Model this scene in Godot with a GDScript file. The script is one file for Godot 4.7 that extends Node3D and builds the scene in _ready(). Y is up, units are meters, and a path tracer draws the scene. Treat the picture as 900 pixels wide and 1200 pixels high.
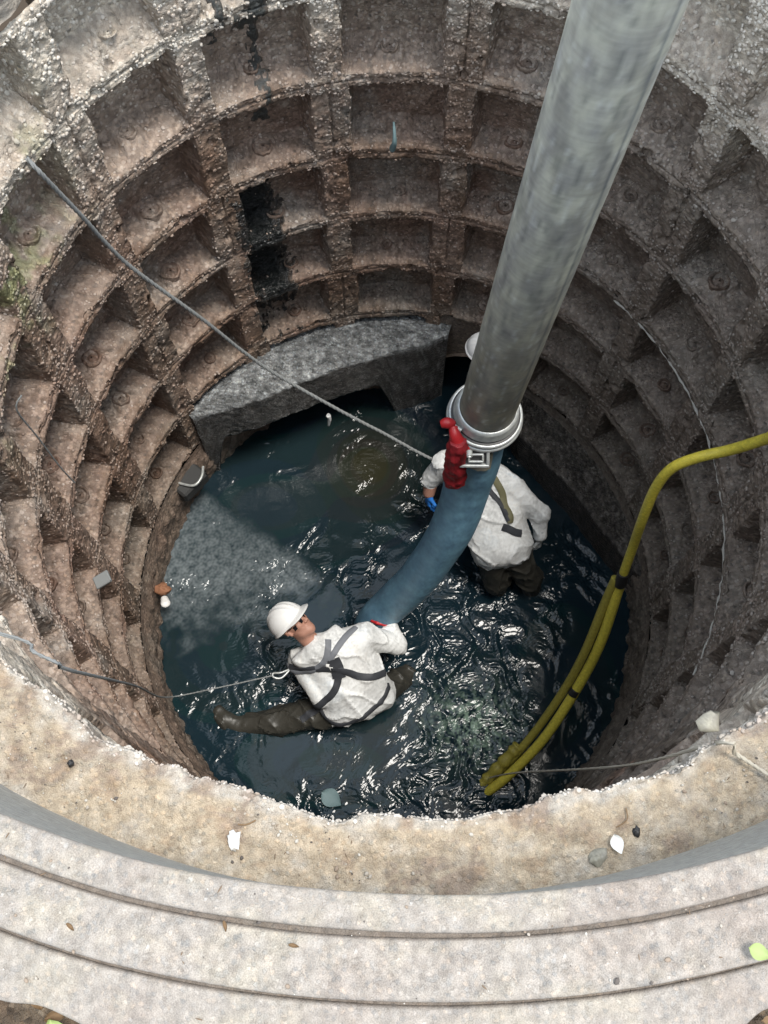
extends Node3D
# A round sewer shaft of coffered concrete rings, seen from the rim, with people working in the water at its foot.

const R := 1.7            # inner radius of the shaft across
const BZ := 1.056         # how much longer it is from front to back
const Z0 := 0.011
const WATER := -4.843
const FLOOR := -5.12
const LEDGE := -0.631
const COLLAR_Z := -0.17
const RIBS := [160.0, 138.0, 116.0, 94.0, 72.5, 51.3, 30.2, 9.4, -12.9, -34.7, -56.0, -76.6, -96.9, -118.0, -139.0, -159.3, -179.7]

var used := {}
var rng := RandomNumberGenerator.new()
var n_big: FastNoiseLite
var n_mid: FastNoiseLite
var n_fine: FastNoiseLite
var n_cell: FastNoiseLite
var n_warp: FastNoiseLite
var M := {}
var gravel_at: Array[Transform3D] = []
var gravel_color: PackedColorArray = []

# ---------------------------------------------------------------- names and nodes
func numbered(called: String) -> String:
	if not used.has(called):
		used[called] = 0
		return called
	used[called] += 1
	return "%s_%03d" % [called, used[called]]

func tag(o: Node, label := "", category := "", group := "", kind := "") -> void:
	if label: o.set_meta("label", label)
	if category: o.set_meta("category", category)
	if group: o.set_meta("group", group)
	if kind: o.set_meta("kind", kind)

func base(called: String, at := Vector3.ZERO) -> Node3D:
	var o := Node3D.new()
	o.name = numbered(called)
	o.position = at
	add_child(o)
	return o

func put(called: String, arrays: Array, m: Material, parent: Node = null) -> MeshInstance3D:
	var mesh := ArrayMesh.new()
	mesh.add_surface_from_arrays(Mesh.PRIMITIVE_TRIANGLES, arrays)
	return put_mesh(called, mesh, m, parent)

func put_mesh(called: String, mesh: Mesh, m: Material, parent: Node = null) -> MeshInstance3D:
	var o := MeshInstance3D.new()
	o.mesh = mesh
	if m: o.material_override = m
	if parent:
		o.name = called
		parent.add_child(o, true)
	else:
		o.name = numbered(called)
		add_child(o)
	return o

# ---------------------------------------------------------------- noise and textures
func noise(seed_: int, freq: float, type := FastNoiseLite.TYPE_SIMPLEX_SMOOTH, octaves := 1) -> FastNoiseLite:
	var n := FastNoiseLite.new()
	n.seed = seed_
	n.frequency = freq
	n.noise_type = type
	n.fractal_type = FastNoiseLite.FRACTAL_FBM if octaves > 1 else FastNoiseLite.FRACTAL_NONE
	n.fractal_octaves = octaves
	return n

func cells(seed_: int, freq: float, what := FastNoiseLite.RETURN_DISTANCE) -> FastNoiseLite:
	var n := noise(seed_, freq, FastNoiseLite.TYPE_CELLULAR)
	n.cellular_return_type = what
	n.cellular_jitter = 1.0
	return n

func grey(n: FastNoiseLite, size: int) -> PackedByteArray:
	var im := n.get_seamless_image(size, size)
	im.convert(Image.FORMAT_L8)
	return im.get_data()

# a pair of textures: colour (multiplies the vertex colour) and height
func stone_textures(size: int, seed_: int, pebble: float, contrast: float, stone_share: float, tint: Color) -> Array:
	var c1 := grey(cells(seed_, pebble), size)
	var cv := grey(cells(seed_, pebble, FastNoiseLite.RETURN_CELL_VALUE), size)
	var f := grey(noise(seed_ + 3, 0.11, FastNoiseLite.TYPE_SIMPLEX_SMOOTH, 3), size)
	var b := grey(noise(seed_ + 5, 0.012, FastNoiseLite.TYPE_SIMPLEX_SMOOTH, 3), size)
	var col := PackedByteArray(); col.resize(size * size * 3)
	var hgt := PackedByteArray(); hgt.resize(size * size)
	for i in size * size:
		var d := c1[i] / 255.0
		var v := cv[i] / 255.0
		var bump := clampf(1.0 - d * 1.7, 0.0, 1.0)
		var isle := 1.0 if v < stone_share else 0.35
		bump = sqrt(bump) * isle
		var h := 0.25 + bump * 0.55 + (f[i] / 255.0 - 0.5) * 0.35 + (b[i] / 255.0 - 0.5) * 0.25
		hgt[i] = int(clampf(h, 0.0, 1.0) * 255.0)
		var t := bump * (fposmod(v * 7.13, 1.0) - 0.35) * contrast
		var l := 0.78 + t + (f[i] / 255.0 - 0.5) * 0.24 + (b[i] / 255.0 - 0.5) * 0.22
		var warm := (fposmod(v * 3.7, 1.0) - 0.5) * bump * 0.05
		col[i * 3] = int(clampf(l * tint.r + warm, 0.0, 1.0) * 255.0)
		col[i * 3 + 1] = int(clampf(l * tint.g, 0.0, 1.0) * 255.0)
		col[i * 3 + 2] = int(clampf(l * tint.b - warm, 0.0, 1.0) * 255.0)
	return [ImageTexture.create_from_image(Image.create_from_data(size, size, false, Image.FORMAT_RGB8, col)),
		ImageTexture.create_from_image(Image.create_from_data(size, size, false, Image.FORMAT_L8, hgt))]

func streak_textures(size: int, seed_: int, around: float, along: float, amount: float) -> Array:
	var n := noise(seed_, 1.0, FastNoiseLite.TYPE_SIMPLEX_SMOOTH, 4)
	var b := grey(noise(seed_ + 2, 0.016, FastNoiseLite.TYPE_SIMPLEX_SMOOTH, 4), size)
	var col := PackedByteArray(); col.resize(size * size * 3)
	var hgt := PackedByteArray(); hgt.resize(size * size)
	for y in size:
		for x in size:
			var a := TAU * x / size
			var s := n.get_noise_3d(cos(a) * around, sin(a) * around, y * along)
			var k := b[y * size + x] / 255.0 - 0.5
			var l := clampf(0.84 + s * amount + k * 0.26, 0.0, 1.0)
			var i := y * size + x
			col[i * 3] = int(l * 250.0); col[i * 3 + 1] = int(l * 253.0); col[i * 3 + 2] = int(clampf(l * 252.0 - k * 14.0, 0, 255))
			hgt[i] = int(clampf(0.5 + s * 0.5 + k * 0.3, 0.0, 1.0) * 255.0)
	return [ImageTexture.create_from_image(Image.create_from_data(size, size, false, Image.FORMAT_RGB8, col)),
		ImageTexture.create_from_image(Image.create_from_data(size, size, false, Image.FORMAT_L8, hgt))]

func lin(c: Color) -> Color:
	return c.linear_to_srgb()

func mat(c: Color, rough := 0.8, metal := 0.0, tex: Array = [], tile := 0.5, relief := 0.4, triplanar := true) -> StandardMaterial3D:
	var m := StandardMaterial3D.new()
	m.albedo_color = lin(c)
	m.roughness = rough
	m.metallic = metal
	m.cull_mode = BaseMaterial3D.CULL_DISABLED
	if tex:
		m.albedo_texture = tex[0]
		m.heightmap_enabled = relief > 0.0
		if relief > 0.0:
			m.heightmap_texture = tex[1]
			m.heightmap_scale = relief
		if triplanar:
			m.uv1_triplanar = true
			m.uv1_scale = Vector3.ONE / tile
		else:
			m.uv1_scale = Vector3(1, 1.0 / tile, 1)
	return m

func vmat(rough := 0.8, tex: Array = [], tile := 0.5, relief := 0.4) -> StandardMaterial3D:
	var m := mat(Color.WHITE, rough, 0.0, tex, tile, relief)
	m.vertex_color_use_as_albedo = true
	return m

func make_materials() -> void:
	var peb := stone_textures(832, 11, 0.042, 0.75, 0.55, Color(1.0, 0.975, 0.95))
	var fine := stone_textures(832, 23, 0.05, 0.22, 0.35, Color(1.0, 0.985, 0.965))
	M.wall = vmat(0.72, peb, 0.62, 1.1)
	M.ledge = vmat(0.9, fine, 0.45, 0.5)
	M.collar = vmat(0.92, fine, 0.33, 0.32)
	M.wet = vmat(0.34, peb, 0.5, 0.9)
	M.gravel = vmat(0.82)
	M.tar = vmat(0.24, peb, 0.5, 2.5)
	M.tar.metallic_specular = 1.0
	M.splash = vmat(0.5, peb, 0.5, 0.8)
	M.bench = vmat(0.20, peb, 0.45, 2.2)
	M.lime = mat(Color(0.42, 0.40, 0.36), 0.85)
	M.soil = vmat(0.95, peb, 0.4, 1.0)
	var metal := streak_textures(512, 31, 0.9, 0.14, 0.055)
	M.pipe = mat(Color(0.50, 0.53, 0.50), 0.45, 0.12, metal, 1.0, 0.06, false)
	M.pipe.uv1_scale = Vector3(1, 1, 1)
	M.steel = mat(Color(0.70, 0.71, 0.70), 0.34, 0.35, metal, 0.3, 0.03)
	M.dark_steel = mat(Color(0.10, 0.10, 0.10), 0.5, 0.4)
	var grime := stone_textures(256, 77, 0.02, 0.05, 0.3, Color(1.2, 1.2, 1.2))
	var cloth := streak_textures(256, 41, 3.0, 0.05, 0.12)
	M.hose = mat(Color(0.17, 0.33, 0.46), 0.5, 0.0, cloth, 0.5, 0.05)
	M.white_cloth = mat(Color(0.80, 0.81, 0.80), 0.85, 0.0, grime, 0.8, 0.0)
	M.wader = mat(Color(0.042, 0.040, 0.033), 0.45)
	M.dark_cloth = mat(Color(0.035, 0.036, 0.036), 0.7)
	M.skin = mat(Color(0.42, 0.22, 0.16), 0.55)
	M.eye = mat(Color(0.02, 0.018, 0.016), 0.2)
	M.red = mat(Color(0.42, 0.02, 0.025), 0.4)
	M.red_cloth = mat(Color(0.30, 0.012, 0.02), 0.6, 0.0, cloth, 0.2, 0.3)
	M.blue_glove = mat(Color(0.03, 0.19, 0.60), 0.45)
	M.grey_glove = mat(Color(0.42, 0.44, 0.44), 0.3)
	M.helmet = mat(Color(0.84, 0.84, 0.83), 0.3)
	M.helmet.clearcoat_enabled = true
	M.helmet.clearcoat = 0.4
	M.strap = mat(Color(0.035, 0.038, 0.045), 0.65)
	M.grey_strap = mat(Color(0.16, 0.17, 0.19), 0.65)
	M.khaki_strap = mat(Color(0.15, 0.14, 0.075), 0.65)
	M.glass_dark = mat(Color(0.012, 0.012, 0.014), 0.1)
	M.rope = mat(Color(0.22, 0.23, 0.23), 0.8)
	M.twine = mat(Color(0.50, 0.46, 0.38), 0.85)
	M.yellow = mat(Color(0.95, 0.83, 0.11), 0.42, 0.0, fine, 0.25, 0.05)
	M.olive = mat(Color(0.50, 0.44, 0.08), 0.5, 0.0, fine, 0.25, 0.05)
	M.tape = mat(Color(0.40, 0.37, 0.31), 0.6, 0.0, cloth, 0.2, 0.1)
	M.black = mat(Color(0.015, 0.015, 0.016), 0.5)
	M.paper = mat(Color(0.82, 0.82, 0.80), 0.8)
	M.leaf = mat(Color(0.27, 0.33, 0.12), 0.6)
	M.dry_leaf = mat(Color(0.20, 0.13, 0.07), 0.8)
	M.teal = mat(Color(0.16, 0.24, 0.25), 0.6)
	M.orange = mat(Color(0.28, 0.13, 0.07), 0.8)
	var w := StandardMaterial3D.new()
	w.vertex_color_use_as_albedo = true
	w.roughness = 0.11
	w.metallic_specular = 0.40
	w.cull_mode = BaseMaterial3D.CULL_DISABLED
	M.water = w

# ---------------------------------------------------------------- mesh helpers
func normals_of(P: PackedVector3Array, nu: int, nv: int, wrap: bool, flip: bool) -> PackedVector3Array:
	var N := PackedVector3Array(); N.resize(nu * nv)
	for j in nv:
		var jm := maxi(j - 1, 0) * nu
		var jp := mini(j + 1, nv - 1) * nu
		var row := j * nu
		for i in nu:
			var im := i - 1
			var ip := i + 1
			if im < 0: im = nu - 2 if wrap else 0
			if ip >= nu: ip = 1 if wrap else nu - 1
			var n := (P[row + ip] - P[row + im]).cross(P[jp + i] - P[jm + i])
			if n.length_squared() < 1e-18: n = Vector3.UP
			N[row + i] = -n.normalized() if flip else n.normalized()
	return N

func grid(P: PackedVector3Array, nu: int, nv: int, C := PackedColorArray(), wrap := false, flip := false, UV := PackedVector2Array()) -> Array:
	var I := PackedInt32Array(); I.resize((nu - 1) * (nv - 1) * 6)
	var k := 0
	for j in nv - 1:
		for i in nu - 1:
			var a := j * nu + i
			if flip:
				I[k] = a; I[k + 1] = a + 1; I[k + 2] = a + nu
				I[k + 3] = a + 1; I[k + 4] = a + nu + 1; I[k + 5] = a + nu
			else:
				I[k] = a; I[k + 1] = a + nu; I[k + 2] = a + 1
				I[k + 3] = a + 1; I[k + 4] = a + nu; I[k + 5] = a + nu + 1
			k += 6
	var A := []
	A.resize(Mesh.ARRAY_MAX)
	A[Mesh.ARRAY_VERTEX] = P
	A[Mesh.ARRAY_NORMAL] = normals_of(P, nu, nv, wrap, flip)
	if C.size(): A[Mesh.ARRAY_COLOR] = C
	if UV.size(): A[Mesh.ARRAY_TEX_UV] = UV
	A[Mesh.ARRAY_INDEX] = I
	return A

func smooth_path(pts: Array, step: float) -> PackedVector3Array:
	var out := PackedVector3Array()
	var n := pts.size()
	for i in n - 1:
		var p0: Vector3 = pts[maxi(i - 1, 0)]
		var p1: Vector3 = pts[i]
		var p2: Vector3 = pts[i + 1]
		var p3: Vector3 = pts[mini(i + 2, n - 1)]
		var m := maxi(1, int(ceil(p1.distance_to(p2) / step)))
		for k in m:
			out.append(p1.cubic_interpolate(p2, p0, p3, float(k) / m))
	out.append(pts[n - 1])
	return out

# a tube along a path; radius may be a number or a function of (metres along, share along)
func tube(path: PackedVector3Array, radius: Variant, sides := 12, closed := true, uv_v := 1.0, wobble := 0.0) -> Array:
	var P := PackedVector3Array()
	var UV := PackedVector2Array()
	var n := path.size()
	var side := Vector3.ZERO
	var along := 0.0
	var total := 0.0
	for i in n - 1: total += path[i].distance_to(path[i + 1])
	var rows := 0
	for i in n:
		if i: along += path[i].distance_to(path[i - 1])
		var t := (path[mini(i + 1, n - 1)] - path[maxi(i - 1, 0)]).normalized()
		if side == Vector3.ZERO:
			side = t.cross(Vector3(0.31, 0.2, 0.93)).normalized()
		side = (side - t * side.dot(t)).normalized()
		var up := t.cross(side)
		var r: float = radius if radius is float else radius.call(along, along / total)
		var reps := [r]
		if closed and i == 0: reps = [0.0, r * 0.86, r]
		if closed and i == n - 1: reps = [r, r * 0.86, 0.0]
		for q in reps:
			for s in sides + 1:
				var a := TAU * s / sides
				var rr: float = q
				if wobble > 0.0: rr *= 1.0 + wobble * n_mid.get_noise_3d(path[i].x + cos(a) * 0.1, path[i].y, path[i].z + sin(a) * 0.1)
				P.append(path[i] + (side * cos(a) + up * sin(a)) * rr)
				UV.append(Vector2(float(s) / sides, along / total * uv_v))
			rows += 1
	return grid(P, sides + 1, rows, PackedColorArray(), true, false, UV)

# a profile of (radius, height) turned round an axis, placed by a transform
func lathe(profile: Array, sides: int, at := Transform3D(), wob: Variant = null) -> Array:
	var P := PackedVector3Array()
	for pr in profile:
		for s in sides + 1:
			var a := TAU * s / sides
			var r: float = pr.x
			if wob != null: r *= wob.call(a, pr.y)
			P.append(at * Vector3(cos(a) * r, pr.y, sin(a) * r))
	return grid(P, sides + 1, profile.size(), PackedColorArray(), true, true)

func boxes(list: Array, bevel := 0.004) -> Array:
	# each entry: [Transform3D, size]; chamfered boxes joined into one surface
	var st := SurfaceTool.new()
	st.begin(Mesh.PRIMITIVE_TRIANGLES)
	for e in list:
		var t: Transform3D = e[0]
		var h: Vector3 = e[1] * 0.5
		var b := minf(bevel, minf(h.x, minf(h.y, h.z)) * 0.45)
		for ax in 3:
			for s in [-1.0, 1.0]:
				var u := (ax + 1) % 3
				var v := (ax + 2) % 3
				var q := []
				for c in [[-1, -1], [1, -1], [1, 1], [-1, 1]]:
					var p := Vector3.ZERO
					p[ax] = s * h[ax]; p[u] = c[0] * (h[u] - b); p[v] = c[1] * (h[v] - b)
					q.append(t * p)
				_quad(st, q, s < 0)
				for s2 in [-1.0, 1.0]:       # chamfer along the u edge
					var e0 := Vector3.ZERO; var e1 := Vector3.ZERO; var e2 := Vector3.ZERO; var e3 := Vector3.ZERO
					e0[ax] = s * h[ax]; e0[u] = s2 * (h[u] - b); e0[v] = -(h[v] - b)
					e1 = e0; e1[v] = h[v] - b
					e2[ax] = s * (h[ax] - b); e2[u] = s2 * h[u]; e2[v] = h[v] - b
					e3 = e2; e3[v] = -(h[v] - b)
					_quad(st, [t * e0, t * e1, t * e2, t * e3], s * s2 > 0)
		for sx in [-1.0, 1.0]:
			for sy in [-1.0, 1.0]:
				for sz in [-1.0, 1.0]:
					var a := t * Vector3(sx * h.x, sy * (h.y - b), sz * (h.z - b))
					var c := t * Vector3(sx * (h.x - b), sy * h.y, sz * (h.z - b))
					var d := t * Vector3(sx * (h.x - b), sy * (h.y - b), sz * h.z)
					var n := (c - a).cross(d - a).normalized()
					var o := (t.basis * Vector3(sx, sy, sz))
					if n.dot(o) < 0: n = -n
					for p in [a, c, d]:
						st.set_normal(n); st.add_vertex(p)
	return st.commit_to_arrays()

func _quad(st: SurfaceTool, q: Array, rev: bool) -> void:
	var n: Vector3 = (q[1] - q[0]).cross(q[3] - q[0]).normalized()
	if rev: n = -n
	for k in ([0, 2, 1, 0, 3, 2] if not rev else [0, 1, 2, 0, 2, 3]):
		st.set_normal(n); st.add_vertex(q[k])

func stone(r: float, seed_: int, squash := Vector3.ONE, rings := 9, sides := 12) -> Array:
	var P := PackedVector3Array()
	for j in rings:
		var ph := PI * j / (rings - 1)
		for i in sides + 1:
			var a := TAU * (i % sides) / sides
			var d := Vector3(sin(ph) * cos(a), cos(ph), sin(ph) * sin(a))
			var k := 1.0 + 0.45 * n_fine.get_noise_3d(d.x * 0.04 + seed_, d.y * 0.04, d.z * 0.04)
			P.append(d * r * k * squash)
	return grid(P, sides + 1, rings, PackedColorArray(), true, false)

# ---------------------------------------------------------------- the shaft wall
func YJ(k: int) -> float:
	return -1.352 - 0.511 * k

func rib(i: int) -> float:
	var n := RIBS.size()
	return RIBS[posmod(i, n)] - 360.0 * floorf(float(i) / n)

func on_wall(deg: float, y: float, d: float) -> Vector3:
	var a := deg_to_rad(deg)
	return Vector3((R + d) * sin(a), y, Z0 - (R * BZ + d) * cos(a))

func hidden(deg: float) -> bool:
	return absf(wrapf(deg, -180.0, 180.0)) > 132.0

func wall_color(p: Vector3, deep: float, deg: float, silt_or_sill_light := 0.0) -> Color:
	var b := n_big.get_noise_3d(p.x, p.y * 0.7, p.z)
	var m := n_mid.get_noise_3d(p.x + 7.0, p.y, p.z)
	var w := n_warp.get_noise_3d(p.x, p.y * 0.35, p.z)
	var c := Color(0.265, 0.200, 0.162)
	c = c.lerp(Color(0.20, 0.130, 0.103), clampf(0.25 + b * 1.0 + w * 0.7, 0.0, 0.8))
	c = c.lerp(Color(0.26, 0.245, 0.225), clampf(-b * 1.3 + m * 0.5, 0.0, 0.8))
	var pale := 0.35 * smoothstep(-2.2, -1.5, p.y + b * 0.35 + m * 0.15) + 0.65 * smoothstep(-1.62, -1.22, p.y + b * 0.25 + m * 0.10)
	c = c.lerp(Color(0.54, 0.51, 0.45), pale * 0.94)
	# rusty, algae-stained joints and ribs
	if deep < 0.03:
		c = c.lerp(Color(0.15, 0.095, 0.060), clampf(0.25 + w * 1.1, 0.0, 0.6) * (1.0 - pale * 0.7))
	c = c.lerp(Color(0.30, 0.245, 0.208), silt_or_sill_light * clampf(0.75 + m * 0.8 + b * 0.4, 0.0, 1.0) * 0.5)      # sills painted paler, as if lit from above
	# one side of the shaft goes greyer and darker below the top
	var right := smoothstep(15.0, 48.0, deg + b * 20.0) * smoothstep(-1.0, -2.0, p.y)
	c = c.lerp(Color(0.16, 0.148, 0.132), right * 0.65)
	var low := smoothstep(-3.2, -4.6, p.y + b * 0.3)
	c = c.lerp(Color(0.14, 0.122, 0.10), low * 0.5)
	var moss := smoothstep(0.10, 0.45, n_warp.get_noise_3d(p.x * 1.6 + 4.0, p.y * 1.6, p.z * 1.6) + m * 0.35) * smoothstep(26.0, 8.0, absf(deg + 80.0)) * smoothstep(-2.3, -1.5, p.y)
	c = c.lerp(Color(0.16, 0.19, 0.075), moss * 0.75)
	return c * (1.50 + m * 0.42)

func lines_along(a: float, b: float, cell: float) -> Array:
	var n := maxi(1, int(ceil(absf(b - a) / cell)))
	var out := []
	for i in n: out.append(lerpf(a, b, float(i) / n))
	return out

const DEEP := 0.188

func ring_segment(m: int, j0: int, j1: int, wall: Node3D, joint_rows: bool) -> void:
	var mid_deg := (rib(j0) + rib(j1)) * 0.5
	var coarse := hidden(rib(j0) - 8.0) and hidden(rib(j1) + 8.0)
	var cell := 0.034 if coarse else (0.0088 if m < 3 else 0.0105)
	var step := 4 if coarse else 11
	var dc := rad_to_deg(cell / (R + 0.1))
	var A := []          # [degrees, ramp, joint]
	for c in range(j0, j1):
		var h0 := 3.25 if c == j0 else 2.25
		var h1 := 3.25 if c + 1 == j1 else 2.25
		var e0 := rib(c) - h0
		var e1 := rib(c + 1) + h1
		var splay := 1.0
		if c == j0:
			A.append([rib(c), 0.0, 1.0]); A.append([rib(c) - 0.10, 0.0, 1.0]); A.append([rib(c) - 0.26, 0.0, 0.0])
			for v in lines_along(rib(c) - 0.5, e0, dc): A.append([v, 0.0, 0.0])
		else:
			for v in lines_along(rib(c), e0, dc): A.append([v, 0.0, 0.0])
		for k in step: A.append([e0 - splay * k / step, float(k) / step, 0.0])
		for v in lines_along(e0 - splay, e1 + splay, dc): A.append([v, 1.0, 0.0])
		for k in step: A.append([e1 + splay * (1.0 - float(k) / step), 1.0 - float(k) / step, 0.0])
		if c + 1 == j1:
			for v in lines_along(e1, rib(c + 1) + 0.26, dc): A.append([v, 0.0, 0.0])
			A.append([rib(c + 1) + 0.26, 0.0, 0.0]); A.append([rib(c + 1) + 0.10, 0.0, 1.0]); A.append([rib(c + 1), 0.0, 1.0])
		else:
			for v in lines_along(e1, rib(c + 1), dc): A.append([v, 0.0, 0.0])
	var deep := 0.125 if m == -1 else DEEP
	var sill := 0.15 if m == -1 else (0.062 if m == 0 else 0.040)
	var ylo := YJ(m + 1) + 0.0385
	var yhi := YJ(m) + 0.0385
	var Y := []
	var jr := 1.0 if joint_rows else 0.35
	Y.append([ylo, 0.0, jr]); Y.append([ylo + 0.003, 0.0, jr]); Y.append([ylo + 0.008, 0.0, 0.0])
	for v in lines_along(ylo + 0.012, YJ(m + 1) + 0.077, cell): Y.append([v, 0.0, 0.0])
	var e := YJ(m + 1) + 0.077
	for k in step + 3: Y.append([e + sill * k / (step + 3), float(k) / (step + 3), 0.0, 1.0 if k > 0 else 0.3])
	for v in lines_along(e + sill, YJ(m) - 0.014, cell): Y.append([v, 1.0, 0.0])
	for k in step: Y.append([YJ(m) - 0.014 * (1.0 - float(k) / step), 1.0 - float(k) / step, 0.0])
	for v in lines_along(YJ(m), yhi - 0.010, cell): Y.append([v, 0.0, 0.0])
	Y.append([yhi - 0.008, 0.0, 0.0]); Y.append([yhi - 0.003, 0.0, jr]); Y.append([yhi, 0.0, jr])
	for q in Y:
		if q.size() < 4: q.append(0.0)
	var nu := A.size()
	var nv := Y.size()
	var P := PackedVector3Array(); P.resize(nu * nv)
	var D := PackedFloat32Array(); D.resize(nu * nv)
	var centres := []
	for c in range(j0, j1): centres.append((rib(c) + rib(c + 1)) * 0.5 + rng.randf_range(-1.3, 1.3))
	for j in nv:
		var ry: float = Y[j][1]
		var gy: float = Y[j][2]
		for i in nu:
			var y: float = Y[j][0]
			var q: Array = A[i]
			var ramp := minf(q[1], ry)
			var d := deep * ramp
			d += 0.013 * maxf(q[2], gy) * (1.0 if ramp == 0.0 else 0.0)
			D[j * nu + i] = d
			var a := deg_to_rad(q[0])
			# the raised pad under each bolt pocket
			if ry > 0.3 and q[1] == 1.0:
				var pad := 0.0
				for cc in centres: pad = maxf(pad, smoothstep(2.3, 1.95, absf(q[0] - cc)))
				if pad > 0.0 and y < e + sill + 0.08: y = maxf(y, lerpf(y, e + sill * minf(ry, 0.999) + 0.020, pad) if ry < 1.0 else lerpf(y, e + sill + 0.0200 + 0.0004 * (j % 16), pad))
			P[j * nu + i] = Vector3((R + d) * sin(a), y, Z0 - (R * BZ + d) * cos(a))
	var N := normals_of(P, nu, nv, false, false)
	if N[nu * (nv / 2) + nu / 2].dot(Vector3(P[nu * (nv / 2) + nu / 2].x, 0, P[nu * (nv / 2) + nu / 2].z)) > 0:
		for i in N.size(): N[i] = -N[i]
	var C := PackedColorArray(); C.resize(nu * nv)
	var worn := smoothstep(3.5, -1.0, float(m))
	for j in nv:
		for i in nu:
			var k := j * nu + i
			var p := P[k]
			var d := D[k]
			var edge := 1.0 - smoothstep(0.0, 0.05, d)
			var bite := maxf(0.0, n_mid.get_noise_3d(p.x * 0.6, p.y * 0.6, p.z * 0.6 + 9.0) - 0.30) * 0.075 * edge
			var off := n_big.get_noise_3d(p.x * 2.2, p.y * 2.2, p.z * 2.2) * 0.012 + n_mid.get_noise_3d(p.x, p.y, p.z) * 0.0065
			if not coarse:
				off += (0.28 - absf(n_cell.get_noise_3d(p.x, p.y, p.z) + 0.55)) * (0.007 + 0.004 * edge * worn)
			P[k] = p + N[k] * (off - bite)
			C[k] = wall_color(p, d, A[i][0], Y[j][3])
	var arr := grid(P, nu, nv, C, false, true)
	var seg := put("concrete_segment", arr, M.wall, wall)
	# stones standing out of the worn faces
	if not coarse:
		var want := int((640.0 if m <= 0 else (560.0 if m < 3 else 420.0)) * (j1 - j0))
		for t in want:
			var i := rng.randi_range(2, nu - 3)
			var j := rng.randi_range(2, nv - 3)
			var k := j * nu + i
			if D[k] > 0.03 and rng.randf() < 0.25: continue
			if hidden(A[i][0]): continue
			add_gravel(P[k], N[k], 0.0035 + 0.0065 * rng.randf() * rng.randf() + (0.001 if m <= 0 else 0.0), C[k])
	# the cast bolt pockets on the sill of each coffer
	for c in range(j0, j1):
		var deg: float = centres[c - j0]
		if absf(wrapf(deg, -180, 180)) > 145.0 or rng.randf() < 0.12: continue
		var inward := -Vector3(sin(deg_to_rad(deg)), 0, -cos(deg_to_rad(deg)))
		var up := (Vector3.UP * deep + inward * sill).normalized()
		var at := on_wall(deg, e + sill * 0.61 + 0.018 + rng.randf_range(-0.006, 0.002), deep * 0.61 + rng.randf_range(-0.008, 0.008))
		var t := Transform3D(Basis(up.cross(inward).normalized(), up, inward), at)
		var k := rng.randf_range(0.62, 1.0)
		var prof := [Vector2(0.062 * k, -0.03), Vector2(0.060 * k, 0.006), Vector2(0.055 * k, 0.016), Vector2(0.046 * k, 0.017), Vector2(0.042 * k, 0.006), Vector2(0.036 * k, -0.002), Vector2(0.028 * k, 0.000), Vector2(0.022 * k, 0.010), Vector2(0.010 * k, 0.013), Vector2(0.0, 0.013)]
		var sd := rng.randf() * 50.0
		var la := lathe(prof, 20, t, func(a, y): return 1.0 + 0.22 * n_mid.get_noise_3d(cos(a) * 0.06 + sd, y, sin(a) * 0.06))
		var VV: PackedVector3Array = la[Mesh.ARRAY_VERTEX]
		var cc := PackedColorArray(); cc.resize(VV.size())
		var rusty := rng.randf() * 0.8
		for q in VV.size():
			var wc := wall_color(VV[q], 0.1, deg)
			cc[q] = wc.lerp(Color(0.17, 0.085, 0.05), rusty * 0.6)
		la[Mesh.ARRAY_COLOR] = cc
		put("bolt_pocket", la, M.wall, seg)
	# tar that has run down over a few coffers, and splashes of it
	if m <= 4 and mid_deg < 60 and mid_deg > -80:
		tar_on(P, N, A, nu, nv, wall)

func tar_mask(p: Vector3, deg: float, splash: bool) -> float:
	var w := n_mid.get_noise_3d(p.x * 0.8, p.y * 0.5, p.z * 0.8) + 0.7 * n_fine.get_noise_3d(p.x * 0.6, p.y * 0.4, p.z * 0.6)
	if splash:      # two thin runs from higher up
		var b := -1.0
		if p.y < -1.15 and p.y > -2.14: b = 0.75 - absf(deg + 23.3 + w * 1.3) / (1.0 + 1.5 * smoothstep(-1.75, -1.35, p.y)) + 0.45 * w
		if p.y < -0.75 and p.y > -1.58: b = maxf(b, 0.70 - absf(deg + 28.6 + w * 1.2) / (0.8 + 1.0 * smoothstep(-1.3, -0.95, p.y)) + 0.45 * w)
		return b
	if p.y > -2.30 or p.y < -3.85: return -1.0
	var c := -28.6 - (p.y + 2.4) * 1.2
	var best := 1.0 - absf(deg - c) / 5.0 + 0.30 * w
	best = minf(best, (-2.42 - p.y) * 5.0 + 0.9 * w)
	return minf(best, (p.y + 3.74) * 4.0 + 0.9 * w)

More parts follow.
